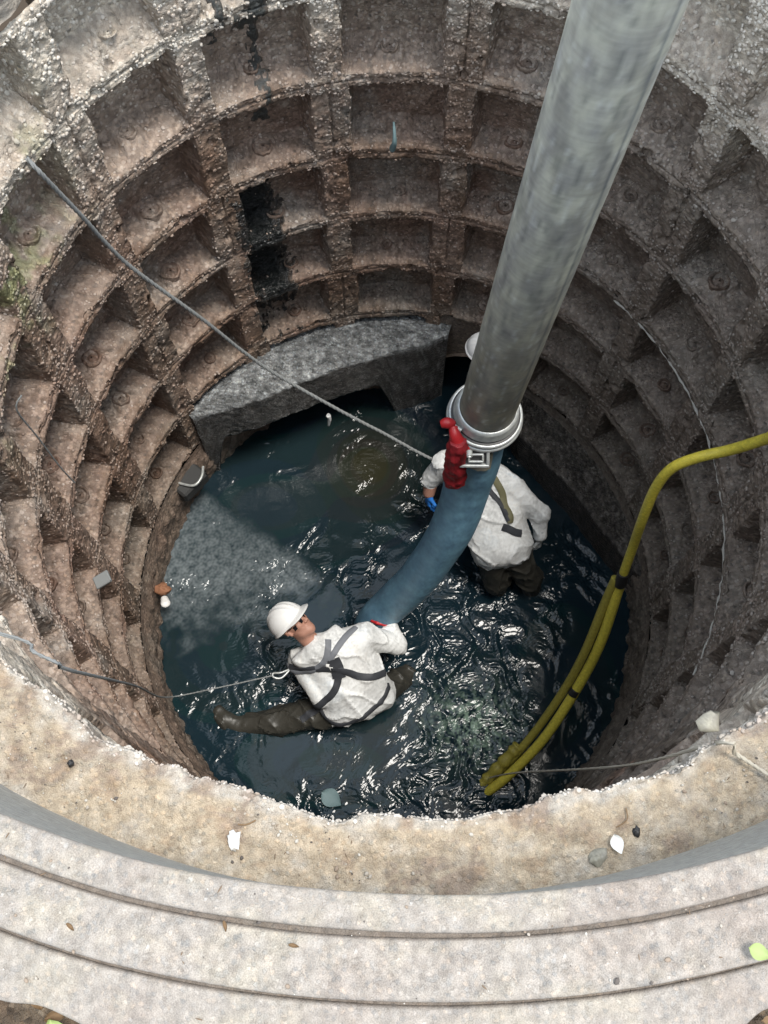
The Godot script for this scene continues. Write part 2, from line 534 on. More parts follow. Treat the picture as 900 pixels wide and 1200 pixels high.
func tar_on(P: PackedVector3Array, N: PackedVector3Array, A: Array, nu: int, nv: int, wall: Node3D) -> void:
	for splash in [false, true]:
		var keep := PackedFloat32Array(); keep.resize(nu * nv); keep.fill(-1.0)
		var any := 0
		for j in nv:
			for i in nu:
				if A[i][0] > -38.0 and A[i][0] < -17.0:
					var k := tar_mask(P[j * nu + i], A[i][0], splash)
					keep[j * nu + i] = k
					if k > 0.0: any += 1
		if any < 40: continue
		var st := SurfaceTool.new()
		st.begin(Mesh.PRIMITIVE_TRIANGLES)
		st.set_smooth_group(0)
		for j in range(1, nv - 2):
			for i in range(1, nu - 2):
				var a := j * nu + i
				if maxf(maxf(keep[a], keep[a + 1]), maxf(keep[a + nu], keep[a + nu + 1])) <= 0.0: continue
				for k in [a, a + 1, a + nu, a + 1, a + nu + 1, a + nu]:
					st.set_color(Color(0.15, 0.125, 0.105).lerp(Color(0.08, 0.09, 0.087) if splash else Color(0.007, 0.008, 0.009), smoothstep(-0.05, 0.40, keep[k] + 0.35 * n_fine.get_noise_3d(P[k].x, P[k].y, P[k].z))))
					st.add_vertex(P[k] + N[k] * (clampf(keep[k] * 0.05, -0.006, 0.006) + 0.004 * n_fine.get_noise_3d(P[k].x, P[k].y, P[k].z)))
		st.index()
		st.generate_normals()
		put("paint_splash" if splash else "tar_stain", st.commit_to_arrays(), M.splash if splash else M.tar, wall)

func add_gravel(p: Vector3, n: Vector3, r: float, around: Color, sunk := 0.0) -> void:
	var side := n.cross(Vector3(rng.randf() - 0.5, rng.randf() - 0.5, rng.randf() - 0.5)).normalized()
	if side.length_squared() < 0.5: return
	var b := Basis(side * r * rng.randf_range(0.9, 1.5), n * r * rng.randf_range(0.5, 0.9), side.cross(n) * r * rng.randf_range(0.7, 1.1))
	gravel_at.append(Transform3D(b, p + n * r * (0.15 - sunk)))
	var t := rng.randf()
	var c := Color(0.30, 0.27, 0.24)
	if t < 0.16: c = Color(0.50, 0.48, 0.45)
	elif t < 0.5: c = Color(0.24, 0.15, 0.11)
	elif t < 0.62: c = Color(0.10, 0.095, 0.09)
	gravel_color.append(c.lerp(around, 0.76))

func build_wall() -> void:
	var wall := base("shaft_wall", Vector3.ZERO)
	tag(wall, "round shaft wall of brown coffered concrete segments going down to the water", "wall")
	for m in range(-1, 6):
		var pattern := posmod(m, 3)     # where the upright joints stand
		var joints := [1, 4, 7, 10, 13, 16]
		if pattern == 1: joints = [0, 2, 5, 8, 11, 14]
		elif pattern == 2: joints = [0, 3, 6, 9, 12, 15]
		if m == 5: joints = [0, 3, 6, 7, 9, 12, 15]
		for q in joints.size():
			var a: int = joints[q]
			var b: int = joints[q + 1] if q + 1 < joints.size() else joints[0] + 17
			if m == 5 and a == 6: continue          # the outlet tunnel opens here
			ring_segment(m, a, b, wall, true)
	# the plain foot of the wall
	var P := PackedVector3Array(); var C := PackedColorArray()
	var nu := 760; var nv := 34
	for j in nv:
		for i in nu:
			var deg := lerpf(7.2, -327.0, float(i) / (nu - 1))
			var p := on_wall(deg, lerpf(FLOOR - 0.15, YJ(6) + 0.04, float(j) / (nv - 1)), 0.0)
			p -= Vector3(p.x, 0, p.z).normalized() * smoothstep(nv - 1.0, nv - 8.0, float(j)) * (0.01 + 0.04 * absf(n_big.get_noise_3d(p.x * 2, p.y * 2, p.z * 2)) + 0.035 * absf(n_mid.get_noise_3d(p.x * 0.6, p.y * 0.6, p.z * 0.6)) + (0.30 - absf(n_cell.get_noise_3d(p.x * 0.5, p.y * 0.5, p.z * 0.5) + 0.55)) * 0.03)
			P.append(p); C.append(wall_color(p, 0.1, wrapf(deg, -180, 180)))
	put("wall_foot", grid(P, nu, nv, C, false, true), M.wall, wall)
	# outlet tunnel
	var T := PackedVector3Array(); var TC := PackedColorArray()
	var dir := Vector3(sin(deg_to_rad(19.8)), 0, -cos(deg_to_rad(19.8)))
	var sd := Vector3(-dir.z, 0, dir.x)
	var start := on_wall(19.8, 0, -0.02)
	var tn := 26
	for k in 30:
		for i in tn + 1:
			var u := float(i) / tn
			var prof := Vector2.ZERO
			if u < 0.3: prof = Vector2(-0.30, lerpf(FLOOR - 0.1, -4.55, u / 0.3))
			elif u > 0.7: prof = Vector2(0.30, lerpf(-4.55, FLOOR - 0.1, (u - 0.7) / 0.3))
			else:
				var a := PI * (1.0 - (u - 0.3) / 0.4)
				prof = Vector2(cos(a) * 0.30, -4.55 + sin(a) * 0.285)
			var p := start + dir * (k * 0.08) + sd * prof.x
			p.y = prof.y
			p += Vector3.ONE * 0.012 * n_mid.get_noise_3d(p.x, p.y, p.z)
			T.append(p); TC.append(wall_color(p, 0.1, 30.0) * 0.9)
	put("outlet_tunnel", grid(T, tn + 1, 30, TC, false, false), M.wall, wall)
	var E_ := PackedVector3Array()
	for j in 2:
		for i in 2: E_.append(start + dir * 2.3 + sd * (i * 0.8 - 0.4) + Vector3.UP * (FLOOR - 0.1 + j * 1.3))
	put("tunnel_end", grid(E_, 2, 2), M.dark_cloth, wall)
	# lintel piece between the arch and the flange over it
	var L := PackedVector3Array(); var LC := PackedColorArray()
	for j in 5:
		for i in 25:
			var deg := lerpf(30.2, 9.4, i / 24.0)
			var x := clampf((deg - 19.8) / 9.6, -1.0, 1.0)
			var ylow := -4.55 + sqrt(maxf(0.0, 1.0 - x * x)) * 0.285 if absf(x) < 1.0 else FLOOR
			if absf(x) >= 0.985: ylow = FLOOR
			var p := on_wall(deg, lerpf(ylow, YJ(5) + 0.04, j / 4.0), 0.015)
			L.append(p); LC.append(wall_color(p, 0.1, 30.0))
	put("tunnel_lintel", grid(L, 25, 5, LC, false, true), M.wall, wall)
	var lime := PackedVector3Array()
	for k in 260:
		var deg := lerpf(46.0, 121.0, k / 259.0)
		lime.append(on_wall(deg, YJ(3) + 0.004 + 0.003 * n_mid.get_noise_1d(deg * 0.05), -0.003 + 0.006 * n_mid.get_noise_1d(deg * 0.03 + 5.0)))
	put("lime_crust", tube(lime, func(al, _u): return maxf(0.0012, 0.0042 + 0.007 * n_mid.get_noise_1d(al * 0.8)), 7), M.lime, wall)
	build_ledge(wall)
	# loose stones on the worn faces: far too many to count
	var mm := MultiMesh.new()
	mm.transform_format = MultiMesh.TRANSFORM_3D
	mm.use_colors = true
	var sh := ArrayMesh.new()
	sh.add_surface_from_arrays(Mesh.PRIMITIVE_TRIANGLES, stone(1.0, 3, Vector3.ONE, 5, 6))
	sh.surface_set_material(0, M.gravel)
	mm.mesh = sh
	mm.instance_count = gravel_at.size()
	for i in gravel_at.size():
		mm.set_instance_transform(i, gravel_at[i])
		mm.set_instance_color(i, gravel_color[i])
	var g := MultiMeshInstance3D.new()
	g.name = "exposed_gravel"
	g.multimesh = mm
	g.material_override = M.gravel
	g.set_meta("kind", "stuff")
	wall.add_child(g, true)

func ring_angles() -> PackedFloat32Array:
	var out := PackedFloat32Array()
	var a := 180.0
	while a > -180.0:
		out.append(a)
		a -= 0.30 if absf(a) > 95.0 else 1.5
	out.append(-180.0)
	return out

func build_ledge(wall: Node3D) -> void:
	var U := ring_angles()
	var prof := []     # [share towards the collar, height]
	for k in 13: prof.append(Vector2(0.0, lerpf(YJ(-1) + 0.079, LEDGE - 0.018, k / 12.0)))
	prof.append(Vector2(0.010, LEDGE - 0.008)); prof.append(Vector2(0.024, LEDGE - 0.002))
	for k in 42: prof.append(Vector2(lerpf(0.045, 1.0, k / 41.0), LEDGE))
	var nu := U.size(); var nv := prof.size()
	var P := PackedVector3Array(); var C := PackedColorArray()
	for j in nv:
		for i in nu:
			var deg := U[i]
			var a := deg_to_rad(deg)
			var ragged := 0.020 * n_big.get_noise_2d(sin(a) * 3.0 + 4.0, cos(a) * 3.0) + 0.012 * n_mid.get_noise_2d(sin(a), cos(a))
			var p0 := on_wall(deg, 0, ragged)
			var p1 := Vector3(2.16 * sin(a), 0, COLLAR_Z - 2.16 * cos(a))
			var t: float = prof[j].x
			var p := p0.lerp(p1, t)
			p.y = prof[j].y
			var lump := n_big.get_noise_2d(p.x * 1.3, p.z * 1.3) * 0.018 + n_mid.get_noise_2d(p.x, p.z) * 0.006
			var near_lip := 1.0 - smoothstep(0.0, 0.16, t)
			var peb := (0.30 - absf(n_cell.get_noise_3d(p.x, p.y, p.z) + 0.55)) * (0.004 + 0.020 * near_lip)
			if t <= 0.03: p += Vector3(-sin(a), 0.4, cos(a)) * (lump + peb)
			else: p.y += lump + peb - 0.012 * near_lip
			P.append(p)
			var b := n_big.get_noise_2d(p.x * 1.1 + 3.0, p.z * 1.1)
			var m := n_mid.get_noise_2d(p.x * 0.7 + 3.0, p.z * 0.7)
			var f := n_fine.get_noise_2d(p.x, p.z)
			var c := Color(0.46, 0.39, 0.30)
			c = c.lerp(Color(0.49, 0.42, 0.325), clampf(b * 1.4 + m * 0.5, 0.0, 0.8))
			c = c.lerp(Color(0.55, 0.53, 0.50), clampf(near_lip * 0.9 - m * 0.7, 0.0, 0.75))
			c = c.lerp(Color(0.27, 0.215, 0.18), smoothstep(0.18, 0.5, -b + m * 0.6 + f * 0.25) * 0.75)
			c = c.lerp(Color(0.40, 0.30, 0.21), smoothstep(0.35, 0.6, m - f * 0.3 + b * 0.3) * 0.5)
			if t <= 0.0: c = c.lerp(Color(0.30, 0.27, 0.23), 0.5)
			C.append(c * (1.32 + f * 0.12))
	put("top_ledge", grid(P, nu, nv, C, false, true), M.ledge, wall)
	# stones bared along the broken inner edge
	for t in 3400:
		var deg := rng.randf_range(92.0, 268.0)
		if deg > 180.0: deg -= 360.0
		var i := 0
		var lo := 0; var hi := nu - 1
		while hi - lo > 1:
			var mid := (lo + hi) / 2
			if U[mid] > deg: lo = mid
			else: hi = mid
		i = lo
		var j := clampi(12 + int(absf(rng.randfn(0.0, 2.6))) - 3, 4, nv - 3)
		var p := P[j * nu + i]
		add_gravel(p, Vector3(-sin(deg_to_rad(deg)) * 0.4, 1.0, cos(deg_to_rad(deg)) * 0.4).normalized(), 0.003 + 0.008 * rng.randf() * rng.randf() * rng.randf(), C[j * nu + i], 0.45)

func build_collar() -> void:
	var collar := base("concrete_collar", Vector3(0, 0, COLLAR_Z))
	tag(collar, "pale round concrete collar of three grooved rings around the mouth of the shaft", "manhole collar")
	var U := ring_angles()
	var nu := U.size()
	# every ring a closed section of its own: (radius, height)
	var rings := [
		[[Vector2(2.19, -0.72), Vector2(2.142, -0.70)], [2.142, 0.098, 2.199, 0.101], 0.009, "inner_ring"],
		[[Vector2(2.19, 0.080), Vector2(2.207, 0.082)], [2.207, 0.0935, 2.299, 0.090], 0.008, "middle_ring"],
		[[Vector2(2.29, 0.070), Vector2(2.302, 0.073)], [2.303, 0.084, 2.386, 0.064], 0.010, "outer_ring"]]
	for q in 3:
		var e: Array = rings[q]
		var r0: float = e[1][0]; var y0: float = e[1][1]; var r1: float = e[1][2]; var y1: float = e[1][3]
		var b: float = e[2]
		var prof: Array = e[0].duplicate()
		var down := 40 if q == 0 else 6
		for k in range(1, down): prof.append(Vector2(r0, lerpf(-0.70 if q == 0 else (0.082 if q == 1 else 0.073), y0 - b, float(k) / down)))
		for k in 5:
			var a := PI / 2 * k / 4.0
			prof.append(Vector2(r0 + b - cos(a) * b, y0 - b + sin(a) * b))
		var nt := int((r1 - r0) / 0.0075)
		for k in range(1, nt): prof.append(Vector2(lerpf(r0 + b, r1 - b, float(k) / nt), lerpf(y0, y1, float(k) / nt)))
		for k in 5:
			var a := PI / 2 * k / 4.0
			prof.append(Vector2(r1 - b + sin(a) * b, y1 - b + cos(a) * b))
		for k in range(1, 6): prof.append(Vector2(r1, lerpf(y1 - b, -0.25, k / 5.0)))
		var nv := prof.size()
		var P := PackedVector3Array(); var C := PackedColorArray()
		for j in nv:
			for i in nu:
				var a := deg_to_rad(U[i])
				var pr: Vector2 = prof[j]
				var flow := n_big.get_noise_2d(sin(a) * 1.5, cos(a) * 1.5 + q * 5.0) * 0.006
				var rag := 0.0
				if q == 2: rag = maxf(0.0, (pr.x - 2.34) / 0.04) * (n_mid.get_noise_2d(sin(a) * 0.8, cos(a) * 0.8) * 0.018 + n_big.get_noise_2d(sin(a) * 4, cos(a) * 4) * 0.014)
				var p := Vector3((pr.x + flow * 0.5 + rag) * sin(a), pr.y, -(pr.x + flow * 0.5 + rag) * cos(a))
				var s := n_mid.get_noise_3d(p.x, p.y, p.z) * 0.0025 + n_big.get_noise_3d(p.x * 3, p.y * 3, p.z * 3) * 0.004
				p += Vector3(0, s, 0)
				P.append(p)
				var bb := n_big.get_noise_2d(p.x * 1.4, p.z * 1.4)
				var m := n_mid.get_noise_2d(p.x * 0.8, p.z * 0.8)
				var c := Color(0.54, 0.50, 0.46)
				c = c.lerp(Color(0.47, 0.41, 0.37), clampf(bb + m * 0.5, 0.0, 0.8))
				c = c.lerp(Color(0.60, 0.55, 0.47), clampf(m - bb, 0.0, 0.7))
				if q == 0 and pr.y < 0.07: c = c.lerp(Color(0.66, 0.67, 0.64), 0.85)
				# the grooves are coloured darker and browner
				var groove := (smoothstep(2.196, 2.201, pr.x) if q == 0 else (1.0 - smoothstep(r0 + 0.001, r0 + 0.006, pr.x)))
				if q == 0 and pr.y < 0.05: groove = 0.0
				c = c.lerp(Color(0.33, 0.285, 0.25), groove * 0.85)
				C.append(c * 0.88)
		put(e[3], grid(P, nu, nv, C, false, true), M.collar, collar)
	scatter_grit(collar)

func scatter_grit(parent: Node3D) -> void:
	# crumbs, bits of twig and small stones lying about on the concrete: nobody could count them
	var mm := MultiMesh.new()
	mm.transform_format = MultiMesh.TRANSFORM_3D
	mm.use_colors = true
	var sh := ArrayMesh.new()
	sh.add_surface_from_arrays(Mesh.PRIMITIVE_TRIANGLES, stone(1.0, 8, Vector3.ONE, 5, 7))
	sh.surface_set_material(0, M.gravel)
	mm.mesh = sh
	var n := 1500
	mm.instance_count = n
	for i in n:
		var a := rng.randf_range(-1.25, 1.25)
		var on_ledge := i < 700
		var r := rng.randf_range(1.99, 2.12) if on_ledge else rng.randf_range(2.15, 2.37)
		var q := rng.randf()
		var size := 0.0009 + 0.0032 * q * q * q * q + (0.0005 if on_ledge else 0.0)
		var twig := rng.randf() < 0.16
		var long := rng.randf_range(3.0, 7.0) if twig else rng.randf_range(1.0, 1.6)
		if twig: size = rng.randf_range(0.0006, 0.0012)
		var b := Basis(Vector3.UP, rng.randf() * TAU).scaled_local(Vector3(size * long, size * 0.75, size))
		var y := LEDGE + 0.001 if on_ledge else (0.099 if r < 2.2 else (0.091 if r < 2.3 else 0.073))
		mm.set_instance_transform(i, Transform3D(b, Vector3(r * sin(a), y + size * 0.3, r * cos(a))))
		var t := rng.randf()
		var c := Color(0.38, 0.34, 0.29)
		if twig: c = Color(0.16, 0.11, 0.07)
		elif t < 0.25: c = Color(0.10, 0.085, 0.075)
		elif t < 0.45: c = Color(0.50, 0.47, 0.42)
		elif t < 0.6: c = Color(0.27, 0.21, 0.16)
		mm.set_instance_color(i, c)
	var g := MultiMeshInstance3D.new()
	g.name = "grit"
	g.multimesh = mm
	g.material_override = M.gravel
	g.set_meta("kind", "stuff")
	parent.add_child(g, true)

func build_ground() -> void:
	var P := PackedVector3Array(); var C := PackedColorArray()
	var rows := [2.30, 2.36, 2.40, 2.44, 2.48, 2.52, 2.57, 2.63, 2.7, 2.8, 2.95, 3.2, 3.6, 4.5, 6.0, 9.0, 15.0, 30.0, 70.0, 200.0, 600.0]
	var nu := 361
	for r in rows:
		for i in nu:
			var a := TAU * (i % 360) / 360.0
			var p := Vector3(r * sin(a), -0.01, COLLAR_Z - r * cos(a))
			p.y += (n_mid.get_noise_2d(p.x, p.z) * 0.012 + n_big.get_noise_2d(p.x, p.z) * 0.025) * (1.0 if r < 10 else 2.0)
			P.append(p)
			var m := n_mid.get_noise_2d(p.x + 2, p.z)
			C.append(Color(0.13, 0.095, 0.065).lerp(Color(0.20, 0.16, 0.115), clampf(m + 0.4, 0, 1)))
	var g := put("ground", grid(P, nu, rows.size(), C, true, true), M.soil)
	tag(g, "", "", "", "structure")

func leaf_arrays(length: float, width: float, curl: float) -> Array:
	var P := PackedVector3Array()
	for j in 9:
		var t := j / 8.0
		var w := sin(PI * pow(t, 0.8)) * width * 0.5 + 0.0008
		for i in 5:
			var u := (i - 2) / 2.0
			P.append(Vector3(u * w, curl * (u * u * 0.6 + (t - 0.5) * (t - 0.5) * 2.0) * length * 0.5 + 0.004, (t - 0.5) * length))
	return grid(P, 5, 9)

# ---------------------------------------------------------------- benches and water
func bench(called: String, edge: Array, a0: float, a1: float, top: float, under: float, arch: bool, label: String, wet_tint: Color) -> void:
	# a slab against the wall: the free edge follows the given points
	var pts := []
	for q in edge: pts.append(Vector3(q.x, 0, q.y))
	var path := smooth_path(pts, 0.02)
	var n := path.size()
	var P := PackedVector3Array(); var C := PackedColorArray()
	var face_rows := 18; var top_rows := 30
	var nv := 3 + face_rows + top_rows
	for j in nv:
		for i in n:
			var t := float(i) / (n - 1)
			var e := path[i]
			var wp := on_wall(lerpf(a0, a1, t), 0, 0.17)
			var p := e
			var low := under
			if arch: low = under - 0.75 * maxf(smoothstep(0.70, 0.84, t), smoothstep(0.10, 0.0, t))
			if j < 3: p = e.lerp(wp, 0.9 * (1.0 - j / 3.0)); p.y = low
			elif j < 3 + face_rows: p.y = lerpf(low, top - 0.012, (j - 3.0) / (face_rows - 1.0))
			else:
				p = e.lerp(wp, pow((j - 3.0 - face_rows) / (top_rows - 1.0), 0.9))
				p += (wp - e).normalized() * 0.014
				p.y = top
			var s := n_mid.get_noise_3d(p.x, p.y, p.z) * 0.007 + (0.3 - absf(n_cell.get_noise_3d(p.x, p.y, p.z) + 0.55)) * 0.012 + n_big.get_noise_3d(p.x * 3, p.y, p.z * 3) * 0.010
			if j >= 3 + face_rows: p.y += s
			else: p += (e - wp).normalized() * s
			P.append(p)
			var m := n_mid.get_noise_3d(p.x * 0.7, p.y, p.z * 0.7)
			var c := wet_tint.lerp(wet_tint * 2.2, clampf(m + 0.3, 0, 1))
			c = c * (1.0 + 0.9 * clampf(n_fine.get_noise_3d(p.x, p.y, p.z), -0.5, 1.0))  # bright specks painted in to stand for glints on the wet slab
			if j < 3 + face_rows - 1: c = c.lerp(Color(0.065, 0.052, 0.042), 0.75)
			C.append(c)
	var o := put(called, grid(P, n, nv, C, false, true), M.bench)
	tag(o, label, "bench")

func film_at(x: float, z: float) -> float:
	# where a film of silt lies on the shallows at the shaft's flank, 0 to 1
	var w := n_big.get_noise_2d(x * 1.6, z * 1.6)
	var upper := (z - (-0.86 + (x + 1.5) * 0.66)) * 0.83 + 0.05 * w
	var lower := ((0.36 - (x + 1.64) * 0.30) - z) * 0.94 + 0.22 * w + 0.12 * n_mid.get_noise_2d(x * 0.6, z * 0.6)
	return smoothstep(-0.02, 0.09, upper) * smoothstep(-0.08, 0.34, lower) * smoothstep(-0.30, -0.70, x + 0.1 * w)

func build_water() -> void:
	var cell := 0.0066
	var x0 := -1.94; var z0 := -2.9
	var nx := int(3.88 / cell); var nz := int(4.85 / cell)
	var w1 := noise(61, 7.5, FastNoiseLite.TYPE_SIMPLEX_SMOOTH)
	var w2 := noise(62, 28.0, FastNoiseLite.TYPE_SIMPLEX_SMOOTH)
	var w3 := noise(63, 56.0, FastNoiseLite.TYPE_SIMPLEX_SMOOTH)
	var area := noise(64, 1.6, FastNoiseLite.TYPE_SIMPLEX_SMOOTH, 2)
	var P := PackedVector3Array(); P.resize(nx * nz)
	var C := PackedColorArray(); C.resize(nx * nz)
	for j in nz:
		var z := z0 + j * cell
		for i in nx:
			var x := x0 + i * cell
			var k := j * nx + i
			var ex := x / (R + 0.22); var ez := (z - Z0) / (R * BZ + 0.22)
			if ex * ex + ez * ez > 1.02 and not (z < -1.5 and x > 0.1):
				P[k] = Vector3(x, WATER, z); C[k] = Color(0.01, 0.015, 0.017)
				continue
			var calm := exp(-(pow((x + 0.95) / 0.52, 2) + pow((z + 0.72) / 0.36, 2)))
			calm = maxf(calm, 0.75 * exp(-(pow((x + 1.2) / 0.35, 2) + pow((z - 0.35) / 0.35, 2))))
			calm = maxf(calm, 0.85 * exp(-(pow((x + 0.35) / 0.45, 2) + pow((z - 1.12) / 0.2, 2))))
			calm = maxf(calm, 0.7 * exp(-(pow((x - 1.2) / 0.25, 2) + pow((z - 0.75) / 0.5, 2))))
			var rough := exp(-(pow((x - 0.45) / 0.55, 2) + pow((z - 0.65) / 0.65, 2)))
			var amp := clampf(0.45 + 1.10 * area.get_noise_2d(x * 1.3, z * 0.9) + 0.60 * rough, 0.08, 1.35) * (1.0 - 0.9 * calm)
			# the current runs from the far side towards the camera: crests are drawn out along it
			var wx := x + 0.16 * area.get_noise_2d(x * 1.6 + 9.0, z * 1.6)
			var h := w1.get_noise_2d(wx, z * 0.8) * 0.0105
			h += (0.5 - absf(w2.get_noise_2d(wx * 1.15, z * 0.75))) * 0.0047
			h += (0.5 - absf(w3.get_noise_2d(wx, z * 0.8))) * 0.0026
			P[k] = Vector3(x, WATER + h * amp - 0.004, z)
			var c := Color(0.011, 0.023, 0.029)
			var film := film_at(x, z)
			if film > 0.0:
				var fm := n_mid.get_noise_2d(x * 0.9, z * 0.9) + 0.8 * n_fine.get_noise_2d(x * 0.8, z * 0.8)
				c = c.lerp(Color(0.20, 0.23, 0.245), film * clampf(0.50 + fm * 0.30, 0.10, 1.0))
				P[k].y += film * (0.004 + 0.0011 * n_fine.get_noise_2d(x, z))
			var painted_reflection := exp(-(pow((x - 0.56) / 0.26, 2) + pow((z - 0.86) / 0.22, 2)))  # greenish-white reflection of the sky, put into the water colour
			c = c.lerp(Color(0.26, 0.36, 0.28), painted_reflection * clampf(0.35 + 1.1 * n_mid.get_noise_2d(x * 1.2, z * 0.8) + 0.6 * n_fine.get_noise_2d(x, z), 0.0, 1.0))
			var silt_or_sill_light := exp(-(pow((x + 0.22) / 0.34, 2) + pow((z + 1.05) / 0.36, 2)))
			c = c.lerp(Color(0.036, 0.030, 0.014), silt_or_sill_light * 0.8)
			c = c.lerp(Color(0.020, 0.034, 0.040), clampf(calm * 0.7, 0, 1))
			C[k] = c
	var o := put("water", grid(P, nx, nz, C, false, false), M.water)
	tag(o, "", "", "", "structure")
	# the floor under it
	var F := PackedVector3Array(); var FC := PackedColorArray()
	for j in 40:
		for i in 40:
			var p := Vector3(-2.1 + 4.2 * i / 39.0, FLOOR, -3.4 + 5.6 * j / 39.0)
			p.y += n_mid.get_noise_2d(p.x, p.z) * 0.02
			F.append(p); FC.append(Color(0.06, 0.055, 0.045))
	var f := put("shaft_floor", grid(F, 40, 40, FC), M.wet)
	tag(f, "", "", "", "structure")

# ---------------------------------------------------------------- people
class Field:
	var lo: Vector3
	var cell: float
	var nx: int
	var ny: int
	var nz: int
	var d := PackedFloat32Array()
	var cls := PackedByteArray()
	func _init(a: Vector3, b: Vector3, c: float) -> void:
		lo = a; cell = c
		nx = int((b.x - a.x) / c) + 2; ny = int((b.y - a.y) / c) + 2; nz = int((b.z - a.z) / c) + 2
		d.resize(nx * ny * nz); d.fill(1.0)
		cls.resize(nx * ny * nz)
	func add(a: Vector3, b: Vector3, ra: float, rb: float, kind: int, k := 0.03) -> void:
		var pad := maxf(ra, rb) + k + cell * 3.0
		var mn := (a.min(b) - Vector3.ONE * pad - lo) / cell
		var mx := (a.max(b) + Vector3.ONE * pad - lo) / cell
		var ab := b - a
		var l2 := maxf(ab.length_squared(), 1e-9)
		for iz in range(maxi(0, int(mn.z)), mini(nz, int(mx.z) + 2)):
			for iy in range(maxi(0, int(mn.y)), mini(ny, int(mx.y) + 2)):
				var row := (iz * ny + iy) * nx
				for ix in range(maxi(0, int(mn.x)), mini(nx, int(mx.x) + 2)):
					var p := lo + Vector3(ix, iy, iz) * cell - a
					var t := clampf(p.dot(ab) / l2, 0.0, 1.0)
					var v := (p - ab * t).length() - lerpf(ra, rb, t)
					var i := row + ix
					var o := d[i]
					if v < o: cls[i] = kind
					var h := maxf(k - absf(o - v), 0.0) / k
					d[i] = minf(o, v) - h * h * k * 0.25
	func folds(n1: FastNoiseLite, n2: FastNoiseLite, amp: float, kinds: Array) -> void:
		for iz in nz:
			for iy in ny:
				var row := (iz * ny + iy) * nx
				for ix in nx:
					var i := row + ix
					if absf(d[i]) < 0.075 and kinds.has(cls[i]):
						var p := lo + Vector3(ix, iy, iz) * cell
						# long creases: the ridges of a noise that is drawn out along one slanting direction
						var u := p.x * 0.80 + p.z * 0.60
						var v := p.z * 0.80 - p.x * 0.60
						var a := 1.0 - minf(1.0, absf(n1.get_noise_3d(u * 0.42, p.y * 0.8, v * 1.25)) * 2.6)
						var b := 1.0 - minf(1.0, absf(n2.get_noise_3d(u * 1.1, p.y * 0.7 + 3.0, v * 0.40)) * 2.4)
						d[i] -= (a * a - 0.3) * amp + (b * b - 0.3) * amp * 0.30
	func at(p: Vector3) -> float:
		var q := (p - lo) / cell
		var ix := clampi(int(q.x), 0, nx - 2); var iy := clampi(int(q.y), 0, ny - 2); var iz := clampi(int(q.z), 0, nz - 2)
		var f := Vector3(q.x - ix, q.y - iy, q.z - iz)
		var i := (iz * ny + iy) * nx + ix
		var s := ny * nx
		return lerpf(lerpf(lerpf(d[i], d[i + 1], f.x), lerpf(d[i + nx], d[i + nx + 1], f.x), f.y),
			lerpf(lerpf(d[i + s], d[i + s + 1], f.x), lerpf(d[i + s + nx], d[i + s + nx + 1], f.x), f.y), f.z)
	func grad(p: Vector3) -> Vector3:
		var e := cell
		var g := Vector3(at(p + Vector3(e, 0, 0)) - at(p - Vector3(e, 0, 0)), at(p + Vector3(0, e, 0)) - at(p - Vector3(0, e, 0)), at(p + Vector3(0, 0, e)) - at(p - Vector3(0, 0, e)))
		return g.normalized() if g.length_squared() > 1e-12 else Vector3.UP
	func onto(p: Vector3, off: float) -> Vector3:
		for k in 10:
			var v := at(p) - off
			p -= grad(p) * clampf(v, -0.04, 0.04)
		return p
	# surface nets; one surface per class, all over the same vertices
	func into(mesh: ArrayMesh, mats: Dictionary, origin: Vector3) -> void:
		var V := PackedVector3Array(); var N := PackedVector3Array()
		var K := PackedByteArray()
		var id := PackedInt32Array(); id.resize(d.size()); id.fill(-1)
		var off := [0, 1, nx, nx + 1, nx * ny, nx * ny + 1, nx * ny + nx, nx * ny + nx + 1]
		var cor := [Vector3(0, 0, 0), Vector3(1, 0, 0), Vector3(0, 1, 0), Vector3(1, 1, 0), Vector3(0, 0, 1), Vector3(1, 0, 1), Vector3(0, 1, 1), Vector3(1, 1, 1)]
		var edges := [[0, 1], [2, 3], [4, 5], [6, 7], [0, 2], [1, 3], [4, 6], [5, 7], [0, 4], [1, 5], [2, 6], [3, 7]]
		for iz in nz - 1:
			for iy in ny - 1:
				for ix in nx - 1:
					var i := (iz * ny + iy) * nx + ix
					if absf(d[i]) > cell * 5.0: continue
					var inside := 0
					for o in off:
						if d[i + o] < 0.0: inside += 1
					if inside == 0 or inside == 8: continue
					var sum := Vector3.ZERO
					var cnt := 0
					for e in edges:
						var a := d[i + off[e[0]]]; var b := d[i + off[e[1]]]
						if (a < 0.0) != (b < 0.0):
							sum += cor[e[0]].lerp(cor[e[1]], a / (a - b))
							cnt += 1
					id[i] = V.size()
					V.append(lo + (Vector3(ix, iy, iz) + sum / cnt) * cell - origin)
					var g := Vector3(d[i + off[1]] + d[i + off[3]] + d[i + off[5]] + d[i + off[7]] - d[i] - d[i + off[2]] - d[i + off[4]] - d[i + off[6]],
						d[i + off[2]] + d[i + off[3]] + d[i + off[6]] + d[i + off[7]] - d[i] - d[i + off[1]] - d[i + off[4]] - d[i + off[5]],
						d[i + off[4]] + d[i + off[5]] + d[i + off[6]] + d[i + off[7]] - d[i] - d[i + off[1]] - d[i + off[2]] - d[i + off[3]])
					N.append(g.normalized())
					K.append(cls[i])
		var I := {}
		var st := [1, nx, nx * ny]
